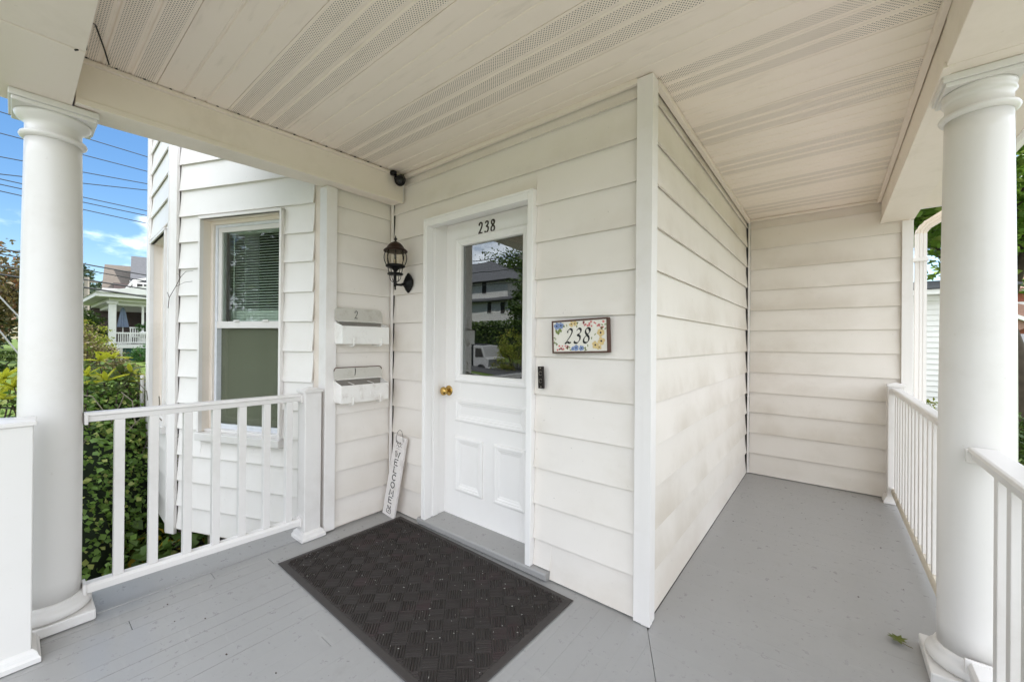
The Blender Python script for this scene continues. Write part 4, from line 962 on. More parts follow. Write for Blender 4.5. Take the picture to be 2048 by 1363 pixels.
# ------------------------------------------------------------------ downspout
ds = thing('downspout', 'white corrugated downspout beside the far passage corner', 'downspout', (1.205, 2.85, -.9))
b = MB()
def rectpipe(b, pts, w=.034, dd=.026):
    rings = []
    for i, p in enumerate(pts):
        t = (Vector(pts[min(i+1, len(pts)-1)])-Vector(pts[max(i-1, 0)])).normalized(); y = Vector((0, 1, 0)); x = y.cross(t).normalized()
        prof = [(-1, -1), (-.4, -1), (-.3, -.8), (-.2, -1), (.2, -1), (.3, -.8), (.4, -1), (1, -1), (1, 1), (-1, 1)]
        rings.append([Vector(p)+x*(u*w)+y*(v*dd) for u, v in prof])
    n = len(rings[0])
    for r0, r1 in zip(rings[:-1], rings[1:]): b.add(r0+r1, [(k, (k+1) % n, (k+1) % n+n, k+n) for k in range(n)])
rectpipe(b, [(1.212, 2.85, -.9), (1.212, 2.85, 2.18)]); obj('pipe', b, M['trim'], ds)
b = MB(); rectpipe(b, [(1.212, 2.85, 2.18), (1.216, 2.845, 2.20), (1.222, 2.84, 2.205), (1.228, 2.835, 2.222), (1.238, 2.828, 2.228), (1.248, 2.82, 2.244), (1.262, 2.812, 2.250), (1.30, 2.79, 2.275), (1.44, 2.70, 2.36)]); obj('elbow', b, M['trim_cream'], ds)
b = MB(); b.box(1.156, 1.252, 2.80, 2.88, 1.95, 1.98); obj('strap', b, M['trim'], ds)

# ------------------------------------------------------------------ foliage builders
def leaf_mesh(name, P, size, aspect=.55, fold=.25, up=.5, nrm=None, seed=0, jitter=.35):
    """P (n,3) positions; one folded leaf (4 triangles) at each"""
    g = np.random.default_rng(seed); n = len(P)
    d = g.normal(size=(n, 3)); d[:, 2] *= .6
    if nrm is not None: d = d*.8+np.cross(nrm, g.normal(size=(n, 3)))
    d /= np.linalg.norm(d, axis=1)[:, None]+1e-9
    h = g.normal(size=(n, 3))*(1-up)+np.array([0, 0, 1.])*up
    if nrm is not None: h = h*.5+nrm
    s = np.cross(d, h); s /= np.linalg.norm(s, axis=1)[:, None]+1e-9; k = np.cross(s, d)
    L = size*(1+jitter*g.uniform(-1, 1, n))[:, None]; W = L*aspect/2
    base = P-d*L*.5; q1 = base+d*L*.42; tip = P+d*L*.5-k*L*.12
    V = np.stack([base, q1+s*W+k*W*fold, tip, q1-s*W+k*W*fold, q1-k*W*fold*.3], 1).reshape(-1, 3)
    idx = np.arange(n)[:, None]*5; F = np.concatenate([idx+np.array([[0, 1, 4]]), idx+np.array([[1, 2, 4]]), idx+np.array([[2, 3, 4]]), idx+np.array([[3, 0, 4]])], 0)
    me = bpy.data.meshes.new(name); me.vertices.add(len(V)); me.vertices.foreach_set('co', V.ravel())
    me.loops.add(len(F)*3); me.loops.foreach_set('vertex_index', F.ravel().astype(np.int32)); me.polygons.add(len(F))
    me.polygons.foreach_set('loop_start', np.arange(0, len(F)*3, 3, dtype=np.int32)); me.polygons.foreach_set('loop_total', np.full(len(F), 3, np.int32))
    me.update(calc_edges=True); return me
def clumps(center, rad, n_cl, per, cl_r, seed, shell=.5, zsq=1.0):
    g = np.random.default_rng(seed); c = []
    u = g.normal(size=(n_cl, 3)); u /= np.linalg.norm(u, axis=1)[:, None]
    rr = shell+(1-shell)*g.random(n_cl)**.6
    cc = np.array(center)+u*rr[:, None]*np.array(rad)*(1+.18*g.normal(size=(n_cl, 1)))
    P = np.repeat(cc, per, 0)+g.normal(size=(n_cl*per, 3))*np.array([cl_r, cl_r, cl_r*.7*zsq])
    return P
def tree(label, x, y, z0, h, crown_c, crown_r, mat, leaf, n_cl, per, seed, trunk_r=.18, name='shade_tree', cat='tree', group=None, cl_r=None):
    t = thing(name, label, cat, (x, y, z0), group); g = random.Random(seed)
    b = MB(); b.smooth = True; cx, cy, cz = crown_c
    b.tube([(x, y, z0-.2), (x+.05, y, z0+h*.3), ((x+cx)/2, (y+cy)/2, z0+h*.6), (cx, cy, cz)], [trunk_r*1.3, trunk_r, trunk_r*.75, trunk_r*.4], 10)
    obj('trunk', b, M['bark'], t)
    b = MB(); b.smooth = True
    for k in range(9):
        a = g.random()*6.28; e = g.uniform(-.2, .8); p0 = Vector((x+(cx-x)*.6, y+(cy-y)*.6, z0+h*.42+g.random()*.25*h)); p2 = Vector((cx+math.cos(a)*crown_r[0]*.8, cy+math.sin(a)*crown_r[1]*.8, cz+e*crown_r[2]*.8))
        m_ = p0.lerp(p2, .5)+Vector((0, 0, .1*h)); b.tube([p0, m_, p2], [trunk_r*.45, trunk_r*.25, trunk_r*.06], 6)
    obj('limb', b, M['bark'], t)
    P = clumps(crown_c, crown_r, n_cl, per, cl_r or crown_r[0]*.16, seed)
    o = link('crown', leaf_mesh('crown', P, leaf, .6, seed=seed), mat, t, recalc=False); return t
def bush(label, c, r, mat, leaf, n, seed, name='garden_shrub', zmin=None, group=None, cl=60):
    t = thing(name, label, 'shrub', (c[0], c[1], c[2]-r[2]), group)
    P = clumps(c, r, cl, n//cl, min(r)*.16, seed, .7)
    if zmin is not None: P = P[P[:, 2] > zmin]
    link('foliage', leaf_mesh('foliage', P, leaf, .6, seed=seed), mat, t, recalc=False)
    b = MB(); g = random.Random(seed)
    for k in range(8):
        a = g.random()*6.28; b.tube([(c[0]+math.cos(a)*.08, c[1]+math.sin(a)*.08, c[2]-r[2]-.1), (c[0]+math.cos(a)*r[0]*.4, c[1]+math.sin(a)*r[1]*.4, c[2]), (c[0]+math.cos(a)*r[0]*.7, c[1]+math.sin(a)*r[1]*.7, c[2]+r[2]*.5)], [.03, .02, .008], 5)
    obj('stem', b, M['bark'], t); return t

# ---- ivy-clad hedge behind the left railing
def ivy():
    t = thing('ivy_hedge', 'dark ivy covered hedge behind the left railing', 'hedge', (-4.3, -1.6, -1))
    g = np.random.default_rng(3); n = 40000
    # a lumpy mound: profile along a curve of centres
    cs = [((-3.75, -1.75, -.5), (.55, .55, .95)), ((-4.2, -1.55, -.35), (.6, .5, 1.12)), ((-4.75, -1.42, -.2), (.6, .45, 1.12)), ((-4.95, -1.12, -.2), (.55, .42, 1.05)), ((-4.3, -1.25, -.45), (.5, .35, 1.0)), ((-4.65, -1.24, .05), (.5, .36, .80)), ((-4.75, -1.0, -.1), (.4, .3, .85)), ((-4.0, -2.1, -.45), (.7, .6, .95)), ((-5.4, -1.5, -.35), (.7, .5, 1.05))]
    Ps, Ns = [], []
    for c, r in cs:
        u = g.normal(size=(n//len(cs), 3)); u /= np.linalg.norm(u, axis=1)[:, None]
        P = np.array(c)+u*np.array(r)*(1+.10*g.normal(size=(len(u), 1))+.06*np.sin(u[:, :1]*11+u[:, 2:]*9)); Ps.append(P); Ns.append(u)
    P = np.concatenate(Ps); Nn = np.concatenate(Ns); k = P[:, 2] > -1.05; P, Nn = P[k], Nn[k]
    o = link('ivy_leaves', leaf_mesh('ivy_leaves', P, .042, .85, .25, .3, Nn, 5), M['ivy'], t, recalc=False); o['kind'] = 'stuff'
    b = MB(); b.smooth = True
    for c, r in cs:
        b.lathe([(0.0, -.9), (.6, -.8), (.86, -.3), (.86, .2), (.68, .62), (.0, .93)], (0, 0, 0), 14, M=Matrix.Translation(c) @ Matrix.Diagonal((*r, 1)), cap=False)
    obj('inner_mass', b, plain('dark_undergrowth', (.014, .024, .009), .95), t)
    b = MB(); r_ = random.Random(4)
    for i in range(60):
        a = r_.random(); p = Vector((-3.5-a*1.6+r_.uniform(-.2, .2), -1.2+r_.uniform(-.5, .3), .55+r_.uniform(-.2, .35)))
        q = p+Vector((r_.uniform(-.2, .3), r_.uniform(-.15, .25), -r_.uniform(.1, .4))); b.tube([p, p.lerp(q, .5)+Vector((.02, .02, .05)), q], .004, 4)
    o = obj('vine_stems', b, plain('dry_vine', (.16, .14, .10), .9), t); o['kind'] = 'stuff'
ivy()
def ground_cover():
    g = np.random.default_rng(9); n = 5200
    x = g.uniform(-5.2, -2.15, n); y = g.uniform(-2.6, -.35, n); z = np.array([ground_h(a, c) for a, c in zip(x, y)])+g.random(n)**2*.05+.02
    nz = np.tile([0, 0, 1.], (n, 1))+g.normal(size=(n, 3))*.5
    o = link('leaf_litter', leaf_mesh('leaf_litter', np.stack([x, y, z], 1), .075, .6, .3, .5, nz, 6), M['litter'], None, recalc=False); tag(o, 'brown dead leaf litter on the soil under the bay', 'leaf litter', kind='stuff')
    n = 2600; t = g.random(n)
    cx = np.where(t < .45, -3.05, np.where(t < .75, -3.5, -2.55)); cy = np.where(t < .45, -.98, np.where(t < .75, -1.15, -.72))
    x = cx+g.normal(size=n)*.30; y = cy+g.normal(size=n)*.14; z = -.95+np.abs(g.normal(size=n))*.33*(1.2-np.abs(x-cx)); z = np.minimum(z, -.22-(x > -3.0)*.05)
    o = link('undergrowth', leaf_mesh('undergrowth', np.stack([x, y, z], 1), .085, .75, .2, .6, None, 7), M['weed'], None, recalc=False); tag(o, 'green and yellow weeds growing below the bay', 'weeds', kind='stuff')
ground_cover()

# ---- rhododendrons: whorls of long leaves, each leaf a part
def rhodo_leaf():
    L, W = .145, .044; b = MB(); b.smooth = True; vs = []
    for i, (s, w) in enumerate(((0, .08), (.22, .75), (.5, 1.0), (.78, .7), (1, .04))):
        z = -.35*L*(s**2)*.5
        for k in (-1, 0, 1): vs.append((k*w*W/2, s*L, z+(abs(k)*.010)))
    b.add(vs, [(i*3+k, i*3+k+1, (i+1)*3+k+1, (i+1)*3+k) for i in range(4) for k in range(2)]); return b.mesh('rhododendron_leaf')
RL = rhodo_leaf(); RL.materials.append(M['rhodo']); RLD = RL.copy(); RLD.materials.clear(); RLD.materials.append(M['rhodo_dark'])
def rhodo(label, spots, base, seed):
    t = thing('rhododendron_bush', label, 'shrub', base); r = random.Random(seed); b = MB()
    for (x, y, z, sc_, dark) in spots:
        xo, yo = r.uniform(-.25, .25), r.uniform(-.2, .2); b.tube([(x+xo, y+yo, z-.55), (x+xo*.4, y+yo*.3, z-.2), (x, y, z)], [.008, .006, .004], 5)
        n = r.randint(7, 10); off = r.random()*6
        for k in range(n):
            o = bpy.data.objects.new('leaf', RLD if dark else RL); COL.objects.link(o)
            a = off+k*2.4; el = r.uniform(-.15, .85) if k < n-3 else r.uniform(.8, 1.25); s = sc_*r.uniform(.75, 1.15)
            if k >= n-3: s *= .7
            o.matrix_basis = Matrix.Translation((x, y, z)) @ Matrix.Rotation(a, 4, 'Z') @ Matrix.Rotation(el, 4, 'X') @ Matrix.Rotation(r.uniform(-.4, .4), 4, 'Y') @ Matrix.Scale(s, 4); adopt(o, t)
    o = obj('stem', b, M['bark'], t); o['kind'] = 'stuff'; return t
rhodo('tall yellow green rhododendron rising over the ivy hedge', [(-4.55, -1.30, 1.06, 1.15, 0), (-4.6, -1.20, 1.08, 1.0, 0), (-4.5, -1.38, .93, 1.05, 0), (-4.45, -1.27, .87, 1.35, 0), (-4.6, -1.08, .93, 1.1, 0), (-4.55, -1.02, .84, .9, 0), (-4.9, -1.34, .98, 1, 1), (-4.6, -1.15, .92, 1.1, 1), (-4.4, -1.38, .84, 1, 1), (-4.5, -1.13, .86, 1.2, 1), (-4.7, -.98, .80, 1, 1), (-4.35, -1.2, .80, .9, 1)], (-4.55, -1.25, -.95), 5)
rhodo('low yellow green rhododendron beyond the stair pedestal', [(-4.6, -1.83, .93, 1.1, 0), (-4.5, -1.78, .86, 1.2, 0), (-4.7, -1.90, .88, 1.1, 0), (-4.4, -1.84, .78, 1.1, 0), (-4.5, -1.79, .72, 1.1, 1), (-4.6, -1.9, .70, 1.1, 1), (-4.8, -1.8, .82, 1, 0), (-4.5, -1.95, .8, 1, 1)], (-4.6, -1.84, -.95), 6)

# ------------------------------------------------------------------ left background
# (the neighbour's porch, seen end on)
NX = -29.0
nh = thing('neighbour_house', 'neighbour house with white porch and tan gabled roof', 'house', (NX, 4, .1))
bx('porch_deck', (-37, NX, 1.28, 12, .75, .94), M['porch_far'], nh); bx('lattice_skirt', (-36.9, NX-.1, 1.9, 12, -.1, .74), M['lattice'], nh); bx('pier', (-29.6, NX-.02, 1.3, 1.88, -.1, .74), M['concrete'], nh)
b = MB(); b.box(NX-.28, NX-.02, 1.34, 1.62, .94, 3.2); obj('porch_post', b, M['porch_far'], nh)
b = MB(); b.box(NX-.34, NX+.04, 1.28, 1.68, 3.1, 3.22); obj('post_capital', b, M['porch_far'], nh)
b = MB(); b.box(-37, NX, 1.34, 12, 3.23, 3.4); b.box(-37, NX-.3, 1.7, 12, 3.05, 3.22); obj('porch_frieze', b, M['porch_far'], nh)
b = MB(); b.box(-37.5, NX+.5, .8, 12, 3.42, 3.62); obj('porch_eave', b, M['porch_far'], nh)
b = MB(); b.prism([(.75, 3.63), (12, 3.63), (12, 4.1), (2.6, 4.1)], -37.6, NX+.6, lambda p, a: (a, p[0], p[1])); obj('porch_roof', b, M['porch_far'], nh)
b = MB(); b.box(NX-.12, NX-.06, 1.62, 12, 1.52, 1.60); b.box(NX-.12, NX-.06, 1.62, 12, 1.02, 1.08); obj('porch_rail', b, M['porch_far'], nh)
first = None
for k in range(18):
    b = MB()
    if first is None: b.box(NX-.11, NX-.07, 1.70, 1.735, 1.081, 1.52); first = obj('baluster', b, M['porch_far'], nh)
    else: copy_part(first, nh, (0, k*.085, 0))
bx('porch_back_wall', (-37, -36.5, 1.3, 12, .94, 3.2), M['far_dark'], nh); b = MB(); b.box(NX-3.5, NX-.4, 3.6, 12, .94, 3.2); obj('side_wall', b, M['far_dark'], nh)
b = MB(); b.box(NX-.36, NX-.3, 2.66, 2.76, 1.6, 3.05); obj('porch_post', b, M['porch_far'], nh)
b = MB(); b.box(-38, NX-.8, 1.6, 12, 3.9, 4.3); obj('upper_wall', b, M['far_dark'], nh)
def slope(nm, lo, hi, xa, xb, mat, th=.12):
    k = (xb-.64)/(xa-.64); b = MB()
    up_ = [(xb, -1.79+(y+1.79)*k, 1.27+(z-1.27)*k) for y, z in hi]; dn_ = [(xa, y, z) for y, z in lo]
    vs = dn_+up_; vs = vs+[(x, y, z-th) for x, y, z in vs]
    b.add(vs, [(0, 1, 2, 3), (7, 6, 5, 4), (0, 4, 5, 1), (1, 5, 6, 2), (2, 6, 7, 3), (3, 7, 4, 0)]); obj(nm, b, mat, nh)
slope('main_roof', [(1.15, 4.0), (2.45, 4.1)], [(2.42, 5.3), (1.25, 5.25)], NX-.9, NX-4.5, M['shingle'])
slope('dormer_roof', [(2.30, 4.62), (3.2, 4.62)], [(3.2, 5.95), (2.33, 5.92)], NX-1.2, NX-3.6, M['shingle_grey'])
b = MB(); b.box(NX-3.6, NX-1.25, 2.36, 3.2, 4.1, 4.60); obj('dormer_wall', b, M['porch_far'], nh)
b = MB(); b.prism([(1.15, 3.96), (2.0, 3.98), (2.35, 4.55), (2.9, 4.72), (2.9, 4.6), (2.42, 4.42), (2.06, 3.86), (1.15, 3.86)], NX-.88, NX-.75, lambda p, a: (a, p[0], p[1])); obj('rake_trim', b, M['porch_far'], nh)
b = MB(); b.box(NX-.9, NX-.6, 2.33, 3.2, 3.9, 4.42); wn = obj('window', b, M['porch_far'], nh); b = MB(); b.box(NX-.59, NX-.57, 2.5, 2.72, 4.02, 4.32); b.box(NX-.59, NX-.57, 2.78, 2.95, 4.02, 4.32); obj('pane', b, M['dark'], wn)
# closed patio umbrella, planter and chairs on that porch
pu = thing('patio_umbrella', 'closed blue grey patio umbrella on the neighbour porch', 'umbrella', (NX-1.2, 2.02, .94))
b = MB(); prof = [(.03, 3.0), (.10, 2.85), (.15, 2.5), (.22, 2.1), (.25, 1.9)]; seg = 20; vs = []
for r_, z in prof:
    for k in range(seg): rr = r_*(1 if k % 2 else .68); a = 2*math.pi*k/seg; vs.append((NX-1.2+rr*math.cos(a), 2.02+rr*math.sin(a), z))
b.add(vs, [(j*seg+k, j*seg+(k+1) % seg, (j+1)*seg+(k+1) % seg, (j+1)*seg+k) for j in range(4) for k in range(seg)]); obj('canopy', b, M['umbrella'], pu)
b = MB(); b.tube([(NX-1.2, 2.02, .95), (NX-1.2, 2.02, 3.05)], .025, 8); b.lathe([(.25, .94), (.25, 1.0), (.04, 1.04)], (NX-1.2, 2.02, 0), 16); obj('pole', b, M['far_white'], pu)
fc_ = thing('porch_chair', 'pale slatted chair behind the neighbour railing', 'chair', (NX-.8, 2.45, .94))
b = MB()
for k in range(5): b.box(NX-.55, NX-.52, 2.22+k*.1, 2.26+k*.1, 1.4, 1.86)
b.box(NX-.55, NX-.52, 2.2, 2.68, 1.83, 1.9); obj('backrest', b, M['far_white'], fc_); bx('seat', (NX-1.0, NX-.5, 2.2, 2.68, 1.35, 1.4), M['far_white'], fc_)
for dx, dy in ((-.98, 2.22), (-.54, 2.22), (-.98, 2.64), (-.54, 2.64)): bx('leg', (NX+dx, NX+dx+.04, dy, dy+.04, .94, 1.35), M['far_white'], fc_)
pp_ = thing('potted_plant', 'white pot with leafy plant behind the neighbour railing', 'plant', (NX-.4, 2.6, .94))
b = MB(); b.smooth = True; b.lathe([(.10, 1.3), (.14, 1.62), (.15, 1.66), (.12, 1.66)], (NX-.35, 2.72, 0), 16); b.box(NX-.5, NX-.2, 2.6, 2.85, .95, 1.3); obj('pot', b, M['far_white'], pp_); link('foliage', leaf_mesh('foliage', clumps((NX-.35, 2.72, 1.85), (.2, .2, .25), 12, 12, .06, 2), .13, .5, seed=2), M['boxwood'], pp_, recalc=False)
bush('round clipped boxwood beside the neighbour lattice', (-27.6, 2.55, .42), (.55, .55, .5), M['boxwood'], .07, 2600, 21, 'boxwood_shrub')
bush('tall dark green shrub left of the neighbour porch', (-31, .25, 1.4), (1.5, 1.0, 1.55), M['bush_green'], .16, 4200, 22)
bush('lime green azalea mound below the neighbour porch', (-26.5, .15, 1.02), (1.3, .9, .85), M['bush_lime'], .12, 3000, 23)
bush('reddish barberry shrub in front of the neighbour porch', (-23.0, .05, .55), (1.3, .85, .95), M['bush_red'], .11, 3400, 24)
bush('small bronze barberry near the lawn edge', (-20.5, .75, .0), (.8, .5, .45), M['bush_red'], .09, 1800, 25)
bush('low dark hedge mound under the bronze maple', (-25, -2.3, .35), (1.4, 1.2, .45), M['bush_green'], .12, 2400, 26)
tree('bronze leaved maple on the far left lawn', -24, -2.35, .0, 3.8, (-24.5, -2.6, 3.0), (1.9, 1.9, 1.7), M['maple_red'], .17, 90, 60, 31, .16, 'maple_tree')
tree('dark evergreen far behind the utility pole', -58, .2, .1, 7, (-58, 1.2, 6.0), (2.6, 2.2, 2.6), M['conifer'], .4, 80, 50, 32, .3, 'evergreen_tree')
tree('dark tree filling the gap behind the far lawn', -66, -5, .1, 7, (-66, -4.5, 4.0), (4, 4.0, 3.8), M['conifer'], .55, 110, 45, 33, .3, 'evergreen_tree')
tree('dark tree beyond the neighbour shrubs', -50, 3.5, .1, 6, (-50, 3.5, 3.2), (3, 3.0, 3.0), M['conifer'], .45, 90, 45, 34, .3, 'evergreen_tree')
# utility pole and wires
po = thing('utility_pole', 'weathered wooden utility pole beyond the neighbour shrubs', 'utility pole', (-44, .99, 0))
b = MB(); b.tube([(-44, 1.72, -.2), (-44, 1.70, 5.95)], [.17, .14], 10); obj('mast', b, M['pole'], po); b = MB(); b.box(-44.05, -43.95, 1.1, 2.3, 5.55, 5.68); obj('crossarm', b, M['pole'], po)
def wire(label, p, q, r, mat, sag=.25):
    b = MB(); P, Q = Vector(p), Vector(q); D_ = Q-P; P, Q = P-D_*2.2, Q+D_*1.2
    P = Vector(p)-D_*1.8; pts = []
    for i in range(17):
        t = i/16; w_ = P.lerp(Q, t); w_.z -= sag*.15*math.sin(math.pi*t); pts.append(w_)
    o = obj('utility_wire', b, mat) if False else None
    b.tube(pts, r, 5); tag(obj('utility_wire', b, mat), label, 'wire', 'overhead wires crossing the left sky')
ORD = ['topmost', 'second from top', 'third from top', 'fourth from top', 'fifth from top', 'sixth from top', 'lowest']
for k_, (p, q) in enumerate((((-14, -2.01, 6.38), (-14, .44, 6.27)), ((-14, -2.01, 5.9), (-14, .45, 5.87)), ((-14, -2.0, 5.37), (-14, .45, 5.53)), ((-14, -2.0, 4.98), (-14, .43, 5.35)), ((-14, -2.0, 4.87), (-14, .44, 4.79)), ((-14, -2.0, 4.75), (-14, .44, 4.66)), ((-14, -2.0, 4.60), (-14, .44, 4.45)))): wire(ORD[k_]+' of the seven thin overhead wires in the blue sky', p, q, .011, M['wire'])
WB = ['thick black cable just above the neighbour porch roof, second lowest', 'thickest and lowest black cable crossing the neighbour porch eave', 'uppermost black cable across the neighbour tan roof', 'thin dark cable just below the uppermost one across the tan roof']
for k_, (p, q, r) in enumerate((((-12, -1.96, 2.69), (-12, .12, 2.47), .016), ((-12, -1.96, 2.53), (-12, .13, 2.29), .020), ((-12, -1.96, 3.03), (-12, .12, 2.80), .014), ((-12, -1.96, 2.93), (-12, .12, 2.66), .010))): wire(WB[k_], p, q, r, M['wire'])
for lab, p, q in (('upper pale guy wire slanting past the bronze maple', (-8, -1.9, 1.80), (-8, -1.75, 1.56)), ('lower pale guy wire slanting past the bronze maple', (-8, -1.9, 1.35), (-8, -1.75, 1.06))):
    b = MB(); P, Q = Vector(p), Vector(q); D_ = Q-P; b.tube([P-D_*20, Q+D_*(8 if 'upper' in lab else 6)], .010, 6); tag(obj('guy_wire', b, M['wire_pale']), lab, 'wire', 'guy wires')

# ------------------------------------------------------------------ right background
gr = thing('white_garage', 'white sided garage with grey roof beyond the downspout', 'garage', (2.2, 9, -1))
frame = (Vector((1.4, 8, 0)), FX, -FY); z = -1.0
while z < 2.0:
    obj('siding_board', board_mesh(frame, 0, 1.35, z, min(z+.093, 2.02), .006, .004), M['far_white'], gr); z += .093
bx('wall_core', (1.4, 2.75, 8.03, 13, -1.1, 2.1), M['far_white'], gr)
b = MB(); b.prism([(7.75, 2.12), (7.75, 2.2), (8.1, 2.2), (8.1, 2.12)], 1.3, 2.85, lambda p, a: (a, p[0], p[1])); b.box(1.38, 2.77, 7.97, 8.025, 2.025, 2.115); obj('eave_board', b, M['far_white'], gr)
b = MB(); b.prism([(7.72, 2.205), (7.72, 2.23), (9.2, 2.50), (9.2, 2.3)], 1.25, 2.9, lambda p, a: (a, p[0], p[1])); obj('roof', b, M['shingle_grey'], gr)
sh = thing('grey_roof_shed', 'low outbuilding with dark grey roof right of the column', 'shed', (5.5, 14, -2))
frame = (Vector((4.0, 14, 0)), FX, -FY); z = -1.8
while z < .82: obj('siding_board', board_mesh(frame, 0, 2.6, z, min(z+.12, .82), .006, .004), plain('shed_siding', (.50, .48, .43), .6) if z == -1.8 else bpy.data.materials['shed_siding'], sh); z += .12
bx('wall_core', (4.0, 6.6, 14.03, 18, -2, .85), M['concrete'], sh); bx('corner_trim', (4.27, 4.36, 13.97, 14.02, -1.8, .8), M['rail_stained'], sh)
b = MB(); b.box(3.7, 6.9, 13.70, 13.82, .86, .94); b.box(3.7, 6.9, 13.82, 14.0, .80, .85); obj('gutter', b, M['far_white'], sh)
b = MB(); b.prism([(13.72, .95), (13.72, .98), (16.5, 1.62), (16.5, 1.5)], 3.7, 6.9, lambda p, a: (a, p[0], p[1])); obj('roof', b, M['shingle_grey'], sh)
bk = thing('brick_building', 'red brick building with clay tile roof behind the shed', 'house', (9, 30, -2))
bx('brick_wall', (6.5, 13, 30, 36, -2, 4.0), M['brick'], bk)
b = MB(); b.prism([(29.4, 4.0), (29.4, 4.1), (33, 6.4), (36.6, 4.1), (36.6, 4.0)], 6.2, 13.3, lambda p, a: (a, p[0], p[1])); tr_ = obj('tile_roof', b, M['tile'], bk)
b = MB()
for i in range(36):
    for j in range(9):
        xx = 6.3+i*.19; yy = 29.4+j*.4; zz = 4.11+j*.255; b.tube([(xx, yy, zz), (xx, yy+.42, zz+.268)], .07, 6)
o = obj('roof_tile', b, M['tile'], tr_); o['kind'] = 'stuff'
b = MB(); b.prism([(6.5, 2.9), (7.9, 2.0), (9.3, 2.9), (7.9, 3.4)], 29.5, 29.9, lambda p, a: (p[0], a, p[1])); obj('entry_gable', b, M['tile'], bk)
b = MB(); b.box(7.9, 8.6, 29.93, 29.99, 3.1, 3.5); obj('window', b, M['far_white'], bk)
b = MB(); b.prism([(7.0, 3.3), (10, 1.7), (10, 1.5), (7.0, 3.1)], 29.3, 29.5, lambda p, a: (p[0], a, p[1])); obj('rake_board', b, M['far_white'], bk)
tree('broad green maple overhanging the right side', 3.7, 11.2, -1.0, 5, (3.0, 10.6, 5.0), (2.4, 2.4, 2.35), M['maple'], .19, 190, 60, 41, .2, 'maple_tree', cl_r=.33)
bush('clipped shrub at the foot of the white garage', (1.95, 6.9, -.2), (.6, .5, .62), M['bush_lime'], .06, 3200, 42)
bush('dark green hedge right of the column', (3.0, 7.6, -.6), (1.0, .8, .72), M['bush_green'], .08, 4200, 43)

# ------------------------------------------------------------------ across the street (seen in the door glass)
oh = thing('white_house_across', 'white two storey house across the street seen in the door reflection', 'house', (-28, -34, -1))
b = MB(); b.box(-45, -27.2, -44, -33, -1, 6.0); b.box(-45, -28.4, -43.5, -33.4, 6.4, 8.4); obj('wall', b, M['across'], oh)
b = MB()
for zz in [2.0+.28*i for i in range(14)]: b.box(-45, -27.18, -33.0, -32.975, zz, zz+.25)
for zz in [6.45+.28*i for i in range(7)]: b.box(-45, -28.38, -33.4, -33.375, zz, zz+.25)
o = obj('clapboard', b, M['across'], oh); o['kind'] = 'stuff'
b = MB(); b.prism([(-32.0, 6.0), (-32.0, 6.15), (-33.6, 6.6), (-33.6, 6.0)], -46, -26.6, lambda p, a: (a, p[0], p[1])); obj('porch_roof', b, M['shingle_grey'], oh)
b = MB(); b.add([(-46, -32.4, 8.4), (-27.4, -32.4, 8.4), (-27.4, -44.5, 8.4), (-46, -44.5, 8.4), (-35.5, -38.5, 12.2), (-46, -38.5, 12.2)], [(0, 1, 4, 5), (1, 2, 4), (2, 3, 5, 4), (0, 3, 2, 1), (0, 5, 3)]); obj('roof', b, M['shingle_grey'], oh)
for x0, z0, y0 in ((-32.5, 7.0, -33.37), (-38, 7.0, -33.37), (-31.25, 4.5, -32.97), (-29.1, 4.4, -32.97), (-36, 4.5, -32.97)):
    w_ = bx('window', (x0, x0+.75, y0, y0+.05, z0, z0+1.5), M['across'], oh); bx('pane', (x0+.06, x0+.69, y0+.051, y0+.06, z0+.06, z0+1.44), M['dark'], w_)
tree('big leafy tree beside the white house across the street', -34, -42, -1, 10, (-35, -43, 9.2), (6.2, 4.0, 5.0), M['bush_green'], .42, 190, 60, 51, .4)
tree('dark tree at the corner of the white house across the street', -24.0, -33, -1, 7, (-23.8, -33, 5.2), (2.7, 2.7, 4.2), M['bush_green'], .34, 130, 60, 57, .3)
tree('street tree opposite the bay window', -12, -26, -1, 8, (-11.5, -26, 5.6), (4.6, 4.2, 4.2), M['bush_green'], .36, 260, 60, 52, .3)
tree('second street tree opposite the porch', 2, -28, -1, 8, (2, -28, 5.2), (4.0, 4.0, 3.8), M['bush_green'], .36, 110, 50, 53, .3)
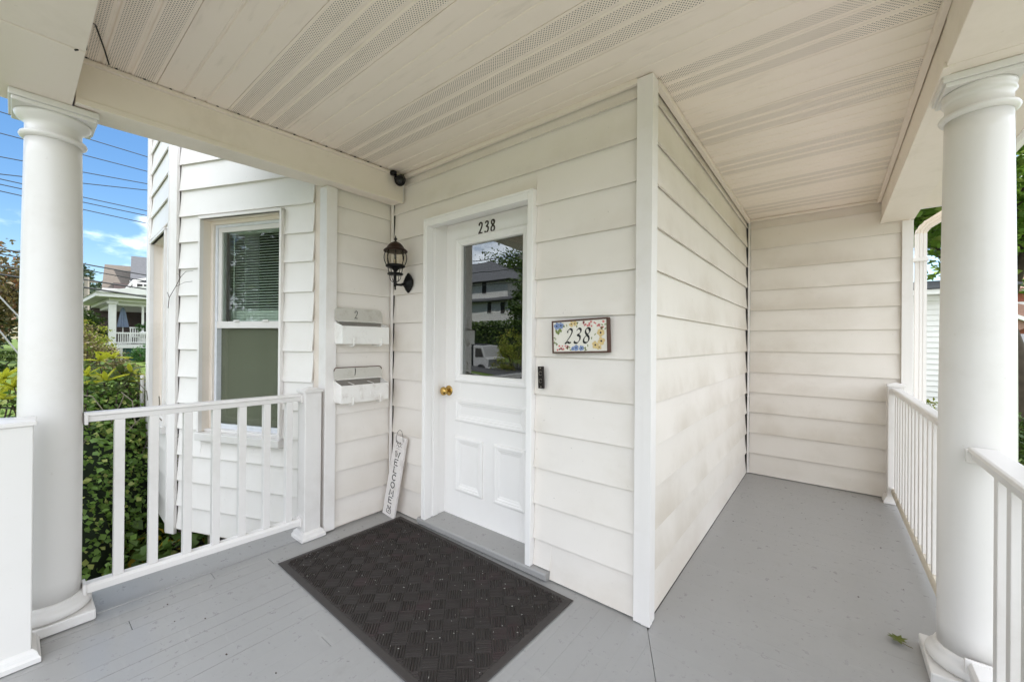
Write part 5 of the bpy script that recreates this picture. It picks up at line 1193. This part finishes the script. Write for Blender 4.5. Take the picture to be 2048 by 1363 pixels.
for i, (x0, lab) in enumerate(((-29, 'left clipped hedge before the white house across the street'), (-20.5, 'right clipped hedge before the white house across the street'))):
    t = thing('clipped_hedge', lab, 'hedge', (x0, -26.5, -1)); g_ = np.random.default_rng(60+i); n = 5200
    P = np.stack([x0+g_.uniform(-4.2, 4.2, n), -26.5+g_.uniform(-.7, .7, n), -1+g_.random(n)**.6*4.2], 1); link('foliage', leaf_mesh('foliage', P, .26, .6, seed=70+i), M['bush_green'], t, recalc=False)
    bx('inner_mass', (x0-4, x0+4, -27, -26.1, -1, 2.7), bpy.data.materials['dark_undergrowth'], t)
bush('yellow flowering shrub beside the parked truck', (-15.6, -18.6, .2), (1.15, 1.2, 1.5), M['bush_lime'], .12, 3400, 61)
tk = thing('parked_truck', 'white box truck parked across the street', 'truck', (-19, -18.5, -1))
gz = -1.02; TX = -1.7
b = MB(); b.prism([(-18.6, gz+.45), (-17.2, gz+.45), (-17.15, gz+1.1), (-17.45, gz+1.25), (-17.8, gz+2.0), (-18.6, gz+2.05)], -19.4, -17.7, lambda p, a: (p[0], a, p[1])); cab = obj('cab', b, M['van'], tk, .04)
b = MB(); b.prism([(-18.4, gz+1.25), (-17.65, gz+1.25), (-17.9, gz+1.85), (-18.4, gz+1.85)], -17.72, -17.68, lambda p, a: (p[0], a, p[1])); obj('side_window', b, M['dark'], cab)
bx('cargo_box', (-22.3, -18.65, -19.5, -17.6, gz+.7, gz+2.15), plain('dark_truck_box', (.05, .05, .055), .5), tk, .03); bx('chassis', (-22.2, -17.3, -19.2, -17.9, gz+.4, gz+.69), M['dark'], tk)
for xx in (-17.8, -21.3):
    for yy in (-17.62, -19.3):
        b = MB(); b.smooth = True; b.lathe([(.16, -.1), (.36, -.1), (.38, 0), (.36, .1), (.16, .1)], (xx, yy, gz+.38), 20, M=MK); wl = obj('wheel', b, M['tyre'], tk); b = MB(); b.lathe([(0, -.105), (.17, -.105), (.17, .105), (0, .105)], (xx, yy, gz+.38), 14, M=MK); obj('rim', b, M['alu'], wl)
bx('bumper', (-17.2, -17.12, -19.3, -17.75, gz+.4, gz+.6), M['alu'], tk, .02)
SW = {5.6: 'highest street cable reflected in the door glass sky', 5.0: 'middle street cable reflected in the door glass', 4.3: 'lowest street cable reflected in front of the white house'}
for yv, zv in ((-12.5, 5.6), (-12.6, 5.0), (-12.4, 4.3)):
    b = MB(); b.tube([(-60, yv+2, zv+1.0), (-30, yv, zv+.1), (0, yv-1, zv-.3), (30, yv-1, zv+.6)], .02, 5); tag(obj('utility_wire', b, M['wire']), SW[zv], 'wire', 'street cables')
